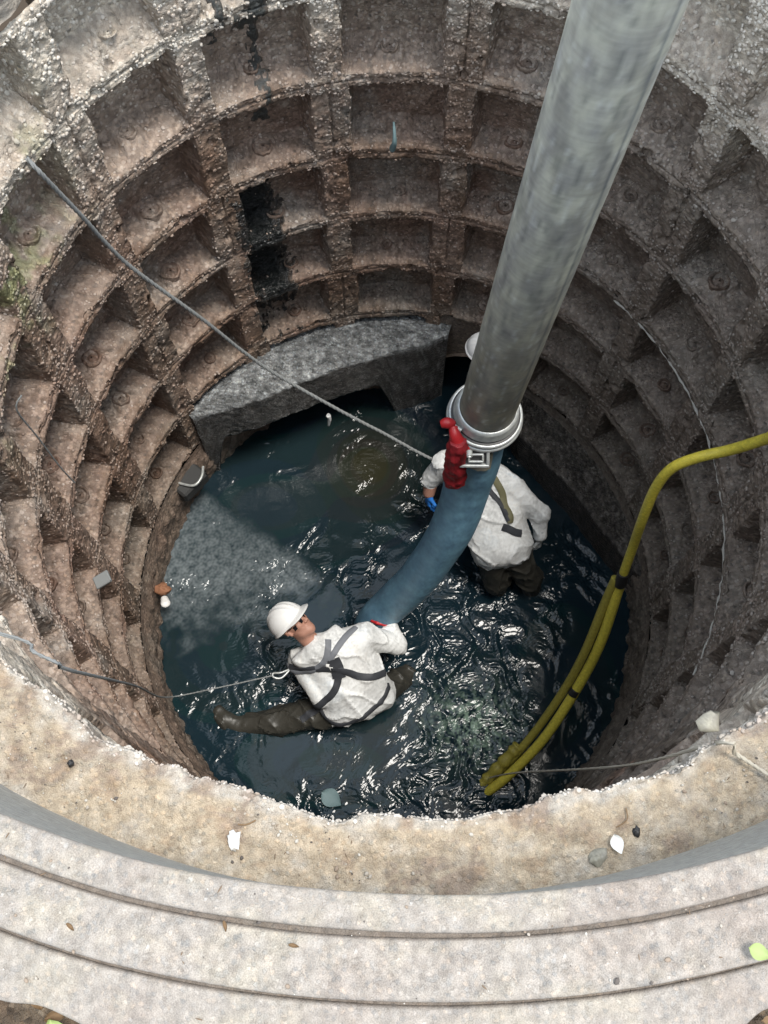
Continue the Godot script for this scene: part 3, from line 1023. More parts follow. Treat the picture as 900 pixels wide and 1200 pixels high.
		for iz in range(1, nz - 1):
			for iy in range(1, ny - 1):
				for ix in range(1, nx - 1):
					var i := (iz * ny + iy) * nx + ix
					if absf(d[i]) > cell * 5.0: continue
					for ax in 3:
						var a := d[i]; var b := d[i + st[ax]]
						if (a < 0.0) == (b < 0.0): continue
						var u: int = st[(ax + 1) % 3]; var v: int = st[(ax + 2) % 3]
						var q := [id[i], id[i - u], id[i - u - v], id[i - v]]
						if q.min() < 0: continue
						var kind := K[q[0]]
						if not I.has(kind): I[kind] = PackedInt32Array()
						if a < 0.0: I[kind].append_array(PackedInt32Array([q[0], q[2], q[1], q[0], q[3], q[2]]))
						else: I[kind].append_array(PackedInt32Array([q[0], q[1], q[2], q[0], q[2], q[3]]))
		var ks := I.keys()
		ks.sort()
		for kind in ks:
			var A := []
			A.resize(Mesh.ARRAY_MAX)
			A[Mesh.ARRAY_VERTEX] = V; A[Mesh.ARRAY_NORMAL] = N; A[Mesh.ARRAY_INDEX] = I[kind]
			mesh.add_surface_from_arrays(Mesh.PRIMITIVE_TRIANGLES, A)
			mesh.surface_set_material(mesh.get_surface_count() - 1, mats[kind])

func frame(up: Vector3, face: Vector3, at: Vector3) -> Transform3D:
	var y := up.normalized()
	var z := (face - y * face.dot(y)).normalized()
	return Transform3D(Basis(y.cross(z), y, z), at)

# local axes: y to the crown, z out of the face
func head_field(t: Transform3D, neck_to: Vector3) -> Field:
	var f := Field.new(t.origin - Vector3.ONE * 0.20, t.origin + Vector3.ONE * 0.20, 0.0052)
	var b := func(a: Vector3, c: Vector3, r0: float, r1: float, kind := 0, k := 0.02): f.add(t * a, t * c, r0, r1, kind, k)
	b.call(Vector3(0, 0.035, -0.022), Vector3(0, 0.035, 0.018), 0.079, 0.078)
	b.call(Vector3(0, 0.01, 0.02), Vector3(0, -0.055, 0.036), 0.066, 0.050, 0, 0.03)
	b.call(Vector3(-0.03, -0.065, 0.03), Vector3(0.0, -0.088, 0.062), 0.036, 0.026, 0, 0.03)
	b.call(Vector3(0.03, -0.065, 0.03), Vector3(0.0, -0.088, 0.062), 0.036, 0.026, 0, 0.03)
	b.call(Vector3(-0.035, 0.024, 0.072), Vector3(0.035, 0.024, 0.072), 0.016, 0.016, 0, 0.02)
	b.call(Vector3(0, 0.012, 0.084), Vector3(0, -0.026, 0.106), 0.009, 0.013, 0, 0.012)
	b.call(Vector3(-0.012, -0.030, 0.096), Vector3(0.012, -0.030, 0.096), 0.009, 0.009, 0, 0.01)
	b.call(Vector3(-0.040, -0.018, 0.062), Vector3(-0.034, -0.04, 0.062), 0.020, 0.016, 0, 0.02)
	b.call(Vector3(0.040, -0.018, 0.062), Vector3(0.034, -0.04, 0.062), 0.020, 0.016, 0, 0.02)
	b.call(Vector3(-0.017, -0.052, 0.084), Vector3(0.017, -0.052, 0.084), 0.007, 0.007, 0, 0.008)
	b.call(Vector3(-0.014, -0.061, 0.083), Vector3(0.014, -0.061, 0.083), 0.0075, 0.0075, 0, 0.008)
	for s in [-1.0, 1.0]:
		b.call(Vector3(s * 0.077, 0.012, -0.012), Vector3(s * 0.076, -0.022, -0.006), 0.014, 0.010, 0, 0.008)
		b.call(Vector3(s * 0.084, 0.016, -0.020), Vector3(s * 0.083, -0.004, -0.022), 0.009, 0.008, 0, 0.006)
		b.call(Vector3(s * 0.031, 0.004, 0.079), Vector3(s * 0.033, 0.004, 0.079), 0.011, 0.011, 1, 0.003)
	f.add(t * Vector3(0, -0.06, -0.012), t * Vector3(0, -0.06, -0.012) + (neck_to - t * Vector3(0, -0.06, -0.012)) * 0.8, 0.054, 0.060, 0, 0.03)
	return f

# a gloved or bare hand: palm and five separate, bent fingers. y runs along the fingers, z is the back of the hand, side is +1 when the thumb lies at +x
func hand_field(t: Transform3D, curl: float, side: float, size := 1.0) -> Field:
	var f := Field.new(t.origin - Vector3.ONE * 0.17, t.origin + Vector3.ONE * 0.17, 0.0042)
	var s := size
	f.add(t * Vector3(-0.012 * s, -0.01, 0), t * Vector3(-0.018 * s, 0.075 * s, 0), 0.023 * s, 0.017 * s, 0, 0.02)
	f.add(t * Vector3(0.012 * s, -0.01, 0), t * Vector3(0.018 * s, 0.078 * s, 0), 0.023 * s, 0.017 * s, 0, 0.02)
	f.add(t * Vector3(0, -0.07, 0), t * Vector3(0, 0.0, 0), 0.030 * s, 0.026 * s, 0, 0.02)
	var lens := [0.88, 1.0, 0.94, 0.74]
	for i in 4:
		var x := side * (0.030 - 0.020 * i) * s
		var p := Vector3(x, 0.082 * s - (0.006 if i == 0 or i == 3 else 0.0), 0)
		var ang := 0.25 * curl + 0.06 * i
		var seg := [0.040, 0.028, 0.022]
		var r := 0.0100 * s
		for q in 3:
			ang += curl * (0.55 if q else 0.35)
			var e: Vector3 = p + Vector3(side * (0.10 - 0.07 * i) * 0.2 * (1.0 - curl * 0.4) * seg[q], cos(ang) * seg[q], -sin(ang) * seg[q]) * lens[i] * s
			f.add(t * p, t * e, r, r * 0.9, 0, 0.006)
			p = e
			r *= 0.9
	var a := Vector3(side * 0.030, 0.015, -0.004) * s
	var b := Vector3(side * 0.056, 0.050, -0.016 - 0.010 * curl) * s
	var c := Vector3(side * 0.052, 0.082, -0.028 - 0.024 * curl) * s
	f.add(t * a, t * b, 0.015 * s, 0.012 * s, 0, 0.012)
	f.add(t * b, t * c, 0.012 * s, 0.0095 * s, 0, 0.006)
	return f

func helmet_part(t: Transform3D, parent: Node3D, origin: Vector3, logo: bool) -> void:
	# dome with three raised ribs, a rolled rim and a peak over the brow
	var P := PackedVector3Array()
	var su := 72; var sv := 22
	var prof := []
	for j in sv: prof.append([float(j) / (sv - 1), 0])
	for j in sv + 4:
		for i in su + 1:
			var a := TAU * (i % su) / su          # 0 = the face side
			var fz := cos(a)
			var sx := sin(a)
			var v := minf(float(j) / (sv - 1), 1.0)
			var ph := v * PI * 0.5
			var rr := sin(ph)
			var y := cos(ph) * 0.128
			var x := sx * rr * 0.113
			var z := fz * rr * 0.136
			var r3 := 0.0
			for c in [-0.036, 0.0, 0.036]:
				r3 = maxf(r3, exp(-pow((x - c) / 0.0075, 2)))
			var lift := 0.0055 * r3 * smoothstep(0.95, 0.6, v) * (1.0 if fz > -2.0 else 0.0)
			var p := Vector3(x, y, z) * (1.0 + lift / 0.12)
			if j >= sv:
				var peak := 0.036 * smoothstep(0.35, 0.95, fz) + 0.008
				var q := Vector3(sx, 0, fz) * peak
				var e := Vector3(sx * 0.113, 0, fz * 0.136)
				if j == sv: p = e + q * 0.55 + Vector3(0, -0.004 - 0.004 * smoothstep(0.3, 1, fz), 0)
				elif j == sv + 1: p = e + q + Vector3(0, -0.010 - 0.010 * smoothstep(0.3, 1, fz), 0)
				elif j == sv + 2: p = e + q * 0.95 + Vector3(0, -0.015 - 0.010 * smoothstep(0.3, 1, fz), 0)
				else: p = e * 0.97 + Vector3(0, -0.010, 0)
			p.y += 0.044
			p.z -= 0.010
			P.append(t * p - origin)
	var h := put("helmet", grid(P, su + 1, sv + 4, PackedColorArray(), true, true), M.helmet, parent)
	if logo:
		for s in [[0.9, 0.0], [1.22, 0.1]]:
			var bx := []
			var a: float = s[0]
			var n := Vector3(sin(1.35), 0.55, cos(1.35)).normalized()
			var c := t * (Vector3(sin(1.15 + s[1] * 2.0) * 0.113, 0.028 + 0.052 * a, cos(1.15 + s[1] * 2.0) * 0.136) * 0.93) - origin
			var m := put("printed_mark", stone(0.0085, 5, Vector3(1, 1, 1), 7, 9), M.red, h)
			m.position = t * (Vector3(sin(1.2 + s[1] * 3.0) * 0.104, 0.072 - s[1] * 0.12, cos(1.2 + s[1] * 3.0) * 0.125)) - origin

# a flat strap that lies on the body
func strap_part(called: String, pts: Array, width: float, f: Field, m: Material, parent: Node3D, origin: Vector3) -> void:
	var path := smooth_path(pts, 0.012)
	for k in 3:
		for i in path.size(): path[i] = f.onto(path[i], 0.006)
		for q in 4:
			for i in range(1, path.size() - 1): path[i] = path[i] * 0.5 + (path[i - 1] + path[i + 1]) * 0.25
	for i in path.size(): path[i] = f.onto(path[i], 0.009)
	for q in 3:
		for i in range(1, path.size() - 1): path[i] = path[i] * 0.5 + (path[i - 1] + path[i + 1]) * 0.25
	var G := PackedVector3Array()
	for i in path.size(): G.append(f.grad(path[i]))
	for q in 8:
		for i in range(1, path.size() - 1): G[i] = (G[i] * 2.0 + G[i - 1] + G[i + 1]).normalized()
	var P := PackedVector3Array()
	var n := path.size()
	for i in n:
		var g := G[i]
		var t := (path[mini(i + 1, n - 1)] - path[maxi(i - 1, 0)]).normalized()
		var s := t.cross(g).normalized() * width * 0.5
		var a := path[i] - s; var b := path[i] + s
		a += g * clampf(0.006 - f.at(a), -0.012, 0.012); b += g * clampf(0.006 - f.at(b), -0.012, 0.012)
		var c := path[i]
		for q in [a - g * 0.004, a + g * 0.0015, c + g * 0.0030, b + g * 0.0015, b - g * 0.004, a - g * 0.004]: P.append(q - origin)
	put(called, grid(P, 6, n, PackedColorArray(), false, false), m, parent)

func mesh_part(called: String, fields: Array, parent: Node3D, origin: Vector3) -> MeshInstance3D:
	var mesh := ArrayMesh.new()
	for e in fields: (e[0] as Field).into(mesh, e[1], origin)
	return put_mesh(called, mesh, null, parent)

func glasses_part(t: Transform3D, parent: Node3D, origin: Vector3) -> void:
	var P := PackedVector3Array()
	for j in 5:
		for i in 25:
			var a := lerpf(-1.25, 1.25, i / 24.0)
			var v := (j / 4.0 - 0.5) * 2.0
			var hh := 0.023 * (1.0 - 0.45 * exp(-pow(a / 0.13, 2)) * (1.0 if v < 0 else 0.0))
			P.append(t * Vector3(sin(a) * 0.078, 0.004 + v * hh, 0.018 + cos(a) * 0.080 - absf(v) * 0.004) - origin)
	var g := put("glasses", grid(P, 25, 5), M.glass_dark, parent)
	for s in [-1.0, 1.0]:
		put("temple", tube(PackedVector3Array([t * Vector3(s * 0.074, 0.012, 0.044) - origin, t * Vector3(s * 0.084, 0.014, 0.0) - origin, t * Vector3(s * 0.082, 0.008, -0.03) - origin]), 0.0035, 8), M.glass_dark, g)

func V(x: float, y: float, z: float) -> Vector3:
	return Vector3(x, y, z)

func build_people() -> void:
	var fold1 := noise(71, 4.8)
	var fold2 := noise(72, 13.0)
	# --- the one who kneels at the end of the suction hose
	var o1 := V(-0.25, FLOOR, 0.70)
	var p1 := base("person", o1)
	tag(p1, "kneeling person in white coverall, white helmet and dark harness holding the blue hose end", "person")
	var f := Field.new(V(-1.42, -5.22, 0.10), V(0.30, -4.08, 1.15), 0.0115)
	# 0 coverall, 1 waders, 2 skin
	f.add(V(-0.50, -4.36, 0.54), V(-0.385, -4.50, 0.69), 0.115, 0.125, 0, 0.05)
	f.add(V(-0.385, -4.50, 0.69), V(-0.34, -4.64, 0.79), 0.125, 0.135, 0, 0.05)
	f.add(V(-0.27, -4.33, 0.455), V(-0.19, -4.48, 0.605), 0.118, 0.125, 0, 0.05)
	f.add(V(-0.19, -4.48, 0.605), V(-0.12, -4.64, 0.70), 0.125, 0.135, 0, 0.05)
	f.add(V(-0.38, -4.31, 0.50), V(-0.23, -4.62, 0.76), 0.13, 0.135, 0, 0.06)
	f.add(V(-0.60, -4.39, 0.555), V(-0.47, -4.36, 0.51), 0.088, 0.10, 0, 0.05)
	f.add(V(-0.20, -4.31, 0.40), V(-0.30, -4.32, 0.46), 0.092, 0.10, 0, 0.05)
	f.add(V(-0.205, -4.315, 0.40), V(0.015, -4.50, 0.40), 0.090, 0.072, 0, 0.018)
	f.add(V(0.015, -4.50, 0.40), V(-0.035, -4.475, 0.27), 0.068, 0.050, 0, 0.03)
	f.add(V(-0.605, -4.39, 0.55), V(-0.465, -4.495, 0.765), 0.092, 0.076, 0, 0.014)
	f.add(V(-0.465, -4.50, 0.755), V(-0.335, -4.64, 0.52), 0.070, 0.05, 0, 0.03)
	# the collar and hood pushed back behind the neck
	f.add(V(-0.60, -4.28, 0.57), V(-0.50, -4.23, 0.515), 0.050, 0.062, 0, 0.03)
	f.add(V(-0.50, -4.23, 0.515), V(-0.385, -4.245, 0.40), 0.062, 0.050, 0, 0.03)
	f.add(V(-0.47, -4.27, 0.49), V(-0.50, -4.27, 0.47), 0.085, 0.075, 0, 0.05)
	# waders
	f.add(V(-0.36, -4.68, 0.80), V(-0.80, -4.835, 0.87), 0.122, 0.094, 1, 0.03)
	f.add(V(-0.80, -4.835, 0.87), V(-1.05, -4.905, 0.89), 0.092, 0.078, 1, 0.03)
	f.add(V(-1.05, -4.905, 0.89), V(-1.14, -4.865, 0.86), 0.076, 0.062, 1, 0.02)
	f.add(V(-1.14, -4.865, 0.86), V(-1.195, -4.865, 0.80), 0.058, 0.048, 1, 0.02)
	f.add(V(-1.06, -4.90, 0.90), V(-1.10, -4.92, 0.93), 0.055, 0.045, 1, 0.03)
	f.add(V(-0.11, -4.72, 0.68), V(0.09, -4.90, 0.52), 0.105, 0.075, 1, 0.03)
	f.add(V(0.09, -4.90, 0.52), V(0.07, -5.06, 0.78), 0.075, 0.06, 1, 0.03)
	f.add(V(0.07, -5.06, 0.78), V(0.11, -5.08, 0.66), 0.055, 0.045, 1, 0.03)
	f.folds(fold1, fold2, 0.014, [0])
	f.folds(fold1, fold2, 0.019, [1])
	var rt := V(0.9998, 0, -0.02); var ut := V(-0.0186, 0.375, -0.9268); var bk := V(0.0076, 0.927, 0.375)
	var up := -0.74 * rt + 0.62 * ut + 0.16 * bk
	var face := 0.60 * rt + 0.60 * ut + 0.62 * bk
	var ht := frame(up, face, V(-0.640, -4.155, 0.375))
	var hf := head_field(ht, V(-0.50, -4.26, 0.48))
	var gt := Transform3D(Basis(V(-0.55, 0.2, -0.75).normalized(), V(-0.6, 0.05, -0.8), V(0, 1, 0)).orthonormalized(), V(-0.055, -4.455, 0.262))
	gt = frame(V(-0.62, 0.25, -0.72), V(0.70, 0.62, -0.30), V(-0.045, -4.462, 0.272))
	var h1 := hand_field(gt, 1.0, -1.0)
	var gl := frame(V(0.55, -0.1, -0.80), V(-0.6, -0.7, -0.3), V(-0.325, -4.645, 0.50))
	var h2 := hand_field(gl, 0.9, 1.0)
	mesh_part("body", [[f, {0: M.white_cloth, 1: M.wader, 2: M.skin}], [hf, {0: M.skin, 1: M.eye}], [h1, {0: M.red}], [h2, {0: M.red}]], p1, o1)
	helmet_part(ht, p1, o1, true)
	glasses_part(ht, p1, o1)
	strap_part("harness_strap", [V(-0.70, -4.40, 0.58), V(-0.588, -4.323, 0.642), V(-0.516, -4.293, 0.630), V(-0.417, -4.223, 0.562), V(-0.43, -4.20, 0.47)], 0.040, f, M.grey_strap, p1, o1)
	strap_part("harness_strap", [V(-0.671, -4.35, 0.60), V(-0.516, -4.283, 0.620), V(-0.345, -4.263, 0.645), V(-0.178, -4.343, 0.662), V(-0.06, -4.45, 0.60)], 0.046, f, M.strap, p1, o1)
	strap_part("harness_strap", [V(-0.345, -4.263, 0.650), V(-0.379, -4.383, 0.746), V(-0.504, -4.503, 0.819), V(-0.61, -4.643, 0.886)], 0.046, f, M.strap, p1, o1)
	strap_part("harness_strap", [V(-0.03, -4.50, 0.66), V(-0.061, -4.543, 0.719), V(-0.177, -4.563, 0.829), V(-0.351, -4.623, 0.889), V(-0.494, -4.56, 0.84)], 0.034, f, M.strap, p1, o1)
	strap_part("harness_strap", [V(-0.41, -4.223, 0.573), V(-0.33, -4.203, 0.46), V(-0.25, -4.23, 0.36)], 0.040, f, M.grey_strap, p1, o1)
	strap_part("harness_pad", [V(-0.385, -4.24, 0.55), V(-0.36, -4.27, 0.62), V(-0.345, -4.30, 0.69)], 0.085, f, M.strap, p1, o1)
	strap_part("care_label", [V(-0.41, -4.25, 0.585), V(-0.40, -4.27, 0.635)], 0.040, f, M.paper, p1, o1)
	var ringc := f.onto(V(-0.69, -4.38, 0.62), 0.012)
	put("snap_hook", tube(smooth_path([ringc - o1 + V(0.02, 0.01, -0.01), ringc - o1 + V(-0.04, 0.025, 0.02), ringc - o1 + V(-0.09, 0.02, 0.025), ringc - o1 + V(-0.085, 0.02, 0.05), ringc - o1 + V(-0.035, 0.01, 0.05), ringc - o1 + V(0.02, 0.01, -0.01)], 0.008), 0.007, 8), M.steel, p1)
	# --- the one bending over behind the coupling
	var o2 := V(0.75, FLOOR, -0.30)
	var p2 := base("person", o2)
	tag(p2, "bending person in white coverall with blue glove, behind the pipe coupling", "person")
	f = Field.new(V(0.02, -5.22, -1.15), V(1.25, -3.78, 0.15), 0.0115)
	f.add(V(0.41, -4.075, -0.71), V(0.53, -4.21, -0.45), 0.110, 0.122, 0, 0.05)
	f.add(V(0.53, -4.21, -0.45), V(0.635, -4.36, -0.24), 0.122, 0.130, 0, 0.05)
	f.add(V(0.64, -4.08, -0.63), V(0.72, -4.21, -0.46), 0.110, 0.122, 0, 0.05)
	f.add(V(0.72, -4.21, -0.46), V(0.80, -4.36, -0.27), 0.122, 0.130, 0, 0.05)
	f.add(V(0.52, -4.06, -0.68), V(0.72, -4.34, -0.25), 0.13, 0.14, 0, 0.06)
	f.add(V(0.33, -4.06, -0.74), V(0.46, -4.07, -0.71), 0.085, 0.10, 0, 0.05)
	f.add(V(0.745, -4.075, -0.59), V(0.62, -4.07, -0.64), 0.085, 0.10, 0, 0.05)
	f.add(V(0.325, -4.065, -0.73), V(0.235, -4.225, -0.695), 0.085, 0.072, 0, 0.04)
	f.add(V(0.235, -4.225, -0.695), V(0.222, -4.33, -0.63), 0.055, 0.042, 2, 0.012)
	f.add(V(0.75, -4.08, -0.58), V(0.965, -4.25, -0.46), 0.082, 0.070, 0, 0.014)
	f.add(V(0.965, -4.25, -0.46), V(0.985, -4.37, -0.36), 0.064, 0.050, 0, 0.02)
	f.add(V(0.49, -4.02, -0.76), V(0.48, -3.98, -0.84), 0.085, 0.075, 0, 0.05)
	f.add(V(0.645, -4.40, -0.24), V(0.72, -4.70, -0.12), 0.115, 0.088, 1, 0.03)
	f.add(V(0.72, -4.70, -0.12), V(0.745, -5.05, -0.14), 0.085, 0.062, 1, 0.03)
	f.add(V(0.745, -5.05, -0.14), V(0.69, -5.08, -0.27), 0.055, 0.045, 1, 0.03)
	f.add(V(0.79, -4.40, -0.26), V(0.95, -4.68, -0.14), 0.115, 0.088, 1, 0.03)
	f.add(V(0.95, -4.68, -0.14), V(1.02, -5.05, -0.10), 0.085, 0.062, 1, 0.03)
	f.add(V(1.02, -5.05, -0.10), V(0.99, -5.08, -0.24), 0.055, 0.045, 1, 0.03)
	f.folds(fold1, fold2, 0.015, [0])
	f.folds(fold1, fold2, 0.019, [1])
	ht = frame(V(-0.12, 0.55, -0.82), V(-0.35, -0.72, -0.5), V(0.475, -3.93, -0.93))
	hf = head_field(ht, V(0.48, -4.0, -0.82))
	h1 = hand_field(frame(V(0.02, -0.93, 0.38), V(-0.86, 0.15, 0.3), V(0.222, -4.345, -0.62)), 0.55, -1.0, 1.02)
	h2 = hand_field(frame(V(0.1, -0.95, 0.2), V(0.9, 0.2, 0.3), V(0.988, -4.40, -0.345)), 0.8, 1.0)
	mesh_part("body", [[f, {0: M.white_cloth, 1: M.wader, 2: M.skin}], [hf, {0: M.skin, 1: M.eye}], [h1, {0: M.blue_glove}], [h2, {0: M.grey_glove}]], p2, o2)
	helmet_part(ht, p2, o2, false)
	strap_part("harness_strap", [V(0.60, -3.96, -0.62), V(0.656, -3.983, -0.555), V(0.71, -4.0, -0.46), V(0.745, -4.05, -0.38), V(0.76, -4.09, -0.32)], 0.045, f, M.khaki_strap, p2, o2)
	strap_part("harness_strap", [V(0.575, -3.95, -0.60), V(0.61, -3.98, -0.50), V(0.68, -4.01, -0.43), V(0.74, -4.08, -0.33)], 0.034, f, M.strap, p2, o2)
	strap_part("harness_strap", [V(0.70, -4.11, -0.29), V(0.76, -4.12, -0.27), V(0.84, -4.19, -0.29)], 0.050, f, M.strap, p2, o2)
	# --- the one in dark clothes in the mouth of the outlet
	var o3 := V(0.58, FLOOR, -1.36)
	var p3 := base("person", o3)
	tag(p3, "person in dark clothes and white helmet, standing at the outlet behind the pipe", "person")
	f = Field.new(V(0.22, -5.22, -1.75), V(0.95, -3.62, -0.98), 0.014)
	f.add(V(0.58, -4.34, -1.36), V(0.575, -3.92, -1.35), 0.115, 0.105, 0, 0.05)
	f.add(V(0.58, -3.90, -1.20), V(0.57, -3.90, -1.50), 0.07, 0.07, 0, 0.05)
	f.add(V(0.58, -3.91, -1.18), V(0.63, -4.18, -1.14), 0.058, 0.048, 0, 0.03)
	f.add(V(0.63, -4.18, -1.14), V(0.74, -4.25, -1.26), 0.045, 0.036, 0, 0.02)
	f.add(V(0.57, -3.91, -1.52), V(0.62, -4.18, -1.56), 0.058, 0.048, 0, 0.03)
	f.add(V(0.62, -4.18, -1.56), V(0.74, -4.25, -1.46), 0.045, 0.036, 0, 0.02)
	f.add(V(0.58, -4.38, -1.27), V(0.60, -4.76, -1.26), 0.095, 0.07, 1, 0.03)
	f.add(V(0.60, -4.76, -1.26), V(0.57, -5.06, -1.26), 0.07, 0.05, 1, 0.03)
	f.add(V(0.57, -5.07, -1.26), V(0.68, -5.08, -1.26), 0.048, 0.04, 1, 0.03)
	f.add(V(0.58, -4.38, -1.45), V(0.60, -4.76, -1.46), 0.095, 0.07, 1, 0.03)
	f.add(V(0.60, -4.76, -1.46), V(0.57, -5.06, -1.46), 0.07, 0.05, 1, 0.03)
	f.add(V(0.57, -5.07, -1.46), V(0.68, -5.08, -1.46), 0.048, 0.04, 1, 0.03)
	f.folds(fold1, fold2, 0.014, [0, 1])
	ht = frame(V(0.1, 1, 0.02), V(0.9, -0.25, 0.2), V(0.572, -3.66, -1.345))
	hf = head_field(ht, V(0.575, -3.85, -1.35))
	h1 = hand_field(frame(V(0.8, -0.3, -0.35), V(0.2, 0.8, 0.5), V(0.755, -4.258, -1.275)), 0.6, -1.0)
	h2 = hand_field(frame(V(0.8, -0.3, 0.3), V(0.2, 0.8, -0.5), V(0.755, -4.258, -1.445)), 0.6, 1.0)
	mesh_part("body", [[f, {0: M.dark_cloth, 1: M.wader}], [hf, {0: M.skin, 1: M.eye}], [h1, {0: M.grey_glove}], [h2, {0: M.grey_glove}]], p3, o3)
	helmet_part(ht, p3, o3, false)

# ---------------------------------------------------------------- pipe, hoses, ropes
func build_pipe() -> void:
	var foot := V(0.420, -2.42, -0.245)
	var head := V(0.524, 0.05, -0.075)
	var ax := (head - foot).normalized()
	var pipe := base("suction_pipe", foot)
	tag(pipe, "big dull grey metal suction pipe hanging down into the shaft from above", "pipe")
	var path := PackedVector3Array()
	for k in 60: path.append(ax * (7.0 * k / 59.0))
	# the tube itself, with its own UVs so that the scuffs run round and along it
	var P := PackedVector3Array(); var UV := PackedVector2Array(); var C := PackedColorArray()
	var sides := 64; var rows := 440
	var sx := ax.cross(V(0, 0, 1)).normalized(); var sz := sx.cross(ax).normalized()
	for j in rows:
		var s := 7.0 * j / (rows - 1)
		for i in sides + 1:
			var a := TAU * (i % sides) / sides
			var dirv := sx * cos(a) + sz * sin(a)
			var q := dirv * 0.5 + V(0, s, 0)
			var r := 0.136 + 0.0012 * n_big.get_noise_3d(q.x, q.y * 1.6, q.z) + 0.0006 * n_mid.get_noise_3d(q.x * 0.4, q.y * 1.2, q.z * 0.4)
			P.append(ax * s + dirv * r)
			UV.append(Vector2(float(i) / sides, s / 1.6))
			var b := n_big.get_noise_3d(q.x * 1.5, q.y * 1.1, q.z * 1.5)
			var m := n_mid.get_noise_3d(q.x * 0.35, q.y * 0.5, q.z * 0.35)
			var c := Color(0.56, 0.555, 0.495)
			c = c.lerp(Color(0.37, 0.365, 0.33), clampf(0.25 + b * 0.9 + m * 0.8, 0, 0.85))
			c = c.lerp(Color(0.30, 0.275, 0.215), smoothstep(1.5, 0.1, s + b * 0.6 + m * 0.3) * 0.85)
			var sm := n_mid.get_noise_3d(q.x * 0.9, q.y * 0.25 + 5.0, q.z * 0.9) + 0.6 * n_fine.get_noise_3d(q.x * 0.5, q.y * 0.35, q.z * 0.5)
			c = c.lerp(Color(0.27, 0.28, 0.26), smoothstep(0.28, 0.75, sm) * 0.7)
			c = c.lerp(Color(0.72, 0.73, 0.70), smoothstep(0.40, 0.80, -sm) * 0.6)
			# the scraped seam that runs down one side
			var seam := absf(wrapf(a - 0.88 - 0.05 * b, -PI, PI)) * 0.136
			c = c.lerp(Color(0.10, 0.13, 0.16), smoothstep(0.012, 0.003, seam + m * 0.006) * smoothstep(0.05, 0.5, s) * 0.6)
			C.append(c)
	M.pipe.vertex_color_use_as_albedo = true
	M.pipe.albedo_color = Color.WHITE
	put("tube", grid(P, sides + 1, rows, C, true, false, UV), M.pipe, pipe)
	# coupling
	var cp := base("hose_coupling", foot)
	tag(cp, "grey metal hose coupling with red levers at the foot of the suction pipe", "hose coupling")
	var t := Transform3D(Basis(sx, ax, sz), V(0, 0, 0))
	put("upper_flange", lathe([Vector2(0.139, 0.075), Vector2(0.152, 0.072), Vector2(0.156, 0.055), Vector2(0.158, 0.03), Vector2(0.160, 0.022), Vector2(0.163, 0.012), Vector2(0.160, 0.004), Vector2(0.139, -0.002)], 56, t), M.steel, cp)
	put("gasket", lathe([Vector2(0.14, -0.001), Vector2(0.172, -0.002), Vector2(0.174, -0.010), Vector2(0.165, -0.012)], 56, t), M.black, cp)
	put("gasket", lathe([Vector2(0.15, -0.029), Vector2(0.183, -0.029), Vector2(0.183, -0.035), Vector2(0.15, -0.036)], 56, t), M.black, cp)
	put("clamp_ring", lathe([Vector2(0.173, -0.006), Vector2(0.181, -0.005), Vector2(0.186, -0.014), Vector2(0.184, -0.026), Vector2(0.170, -0.030), Vector2(0.13, -0.028)], 56, t), M.steel, cp)
	put("lower_flange", lathe([Vector2(0.165, -0.032), Vector2(0.186, -0.034), Vector2(0.192, -0.045), Vector2(0.188, -0.060), Vector2(0.158, -0.068), Vector2(0.142, -0.10), Vector2(0.130, -0.17), Vector2(0.128, -0.24)], 56, t), M.steel, cp)
	# red lever and its handle on the flank
	put("lever_knob", tube(smooth_path([V(-0.159, 0.040, 0.087), V(-0.194, 0.051, 0.087), V(-0.224, 0.045, 0.092)], 0.01), func(_a, u): return 0.018 + 0.010 * sin(u * PI), 14), M.red, cp)
	put("lever_pin", tube(PackedVector3Array([V(-0.124, 0.025, 0.112), V(-0.164, 0.037, 0.092)]), 0.012, 10), M.steel, cp)
	put("lever_arm", tube(smooth_path([V(-0.164, 0.035, 0.097), V(-0.154, 0.015, 0.132), V(-0.139, -0.025, 0.147)], 0.01), func(_a, u): return 0.022 + 0.014 * u, 14), M.red, cp)
	put("lever_sleeve", tube(smooth_path([V(-0.139, -0.005, 0.152), V(-0.137, -0.115, 0.177), V(-0.134, -0.255, 0.192), V(-0.131, -0.375, 0.197)], 0.012), func(al, u): return 0.051 + 0.009 * n_big.get_noise_2d(al * 5.0, 7.0) + 0.005 * n_mid.get_noise_2d(al * 1.6, 2.0) - 0.012 * smoothstep(0.12, 0.0, u) + 0.006 * u, 26, true, 1.0, 0.20), M.red_cloth, cp)
	put("lever_rivet", tube(PackedVector3Array([V(-0.084, 0.000, 0.212), V(-0.084, 0.005, 0.242)]), 0.015, 10), M.steel, cp)
	# buckle: a square frame with a red latch
	var by := V(-0.05, 0.55, 0.83).normalized()
	var bxv := V(0.98, 0.08, 0.02).normalized()
	var bz := by
	var bt := Transform3D(Basis(bxv, bz.cross(bxv).normalized(), bz).orthonormalized(), V(-0.052, -0.085, 0.185))
	var fr := []
	for e in [[0.0, 0.066, 0.15, 0.016], [0.0, -0.066, 0.15, 0.016], [0.067, 0.0, 0.016, 0.117], [-0.067, 0.0, 0.016, 0.117]]:
		fr.append([bt * Transform3D(Basis(), V(e[0], e[1], 0.0)), V(e[2], e[3], 0.022)])
	var buckle := put("buckle_frame", boxes(fr, 0.004), M.steel, cp)
	put("buckle_plate", boxes([[bt * Transform3D(Basis(), V(0, 0, -0.012)), V(0.13, 0.13, 0.012)]]), M.dark_steel, buckle)
	put("buckle_latch", boxes([[bt * Transform3D(Basis(V(0, 0, 1), 0.2), V(-0.037, 0.027, 0.004)), V(0.030, 0.045, 0.020)]]), M.red, buckle)
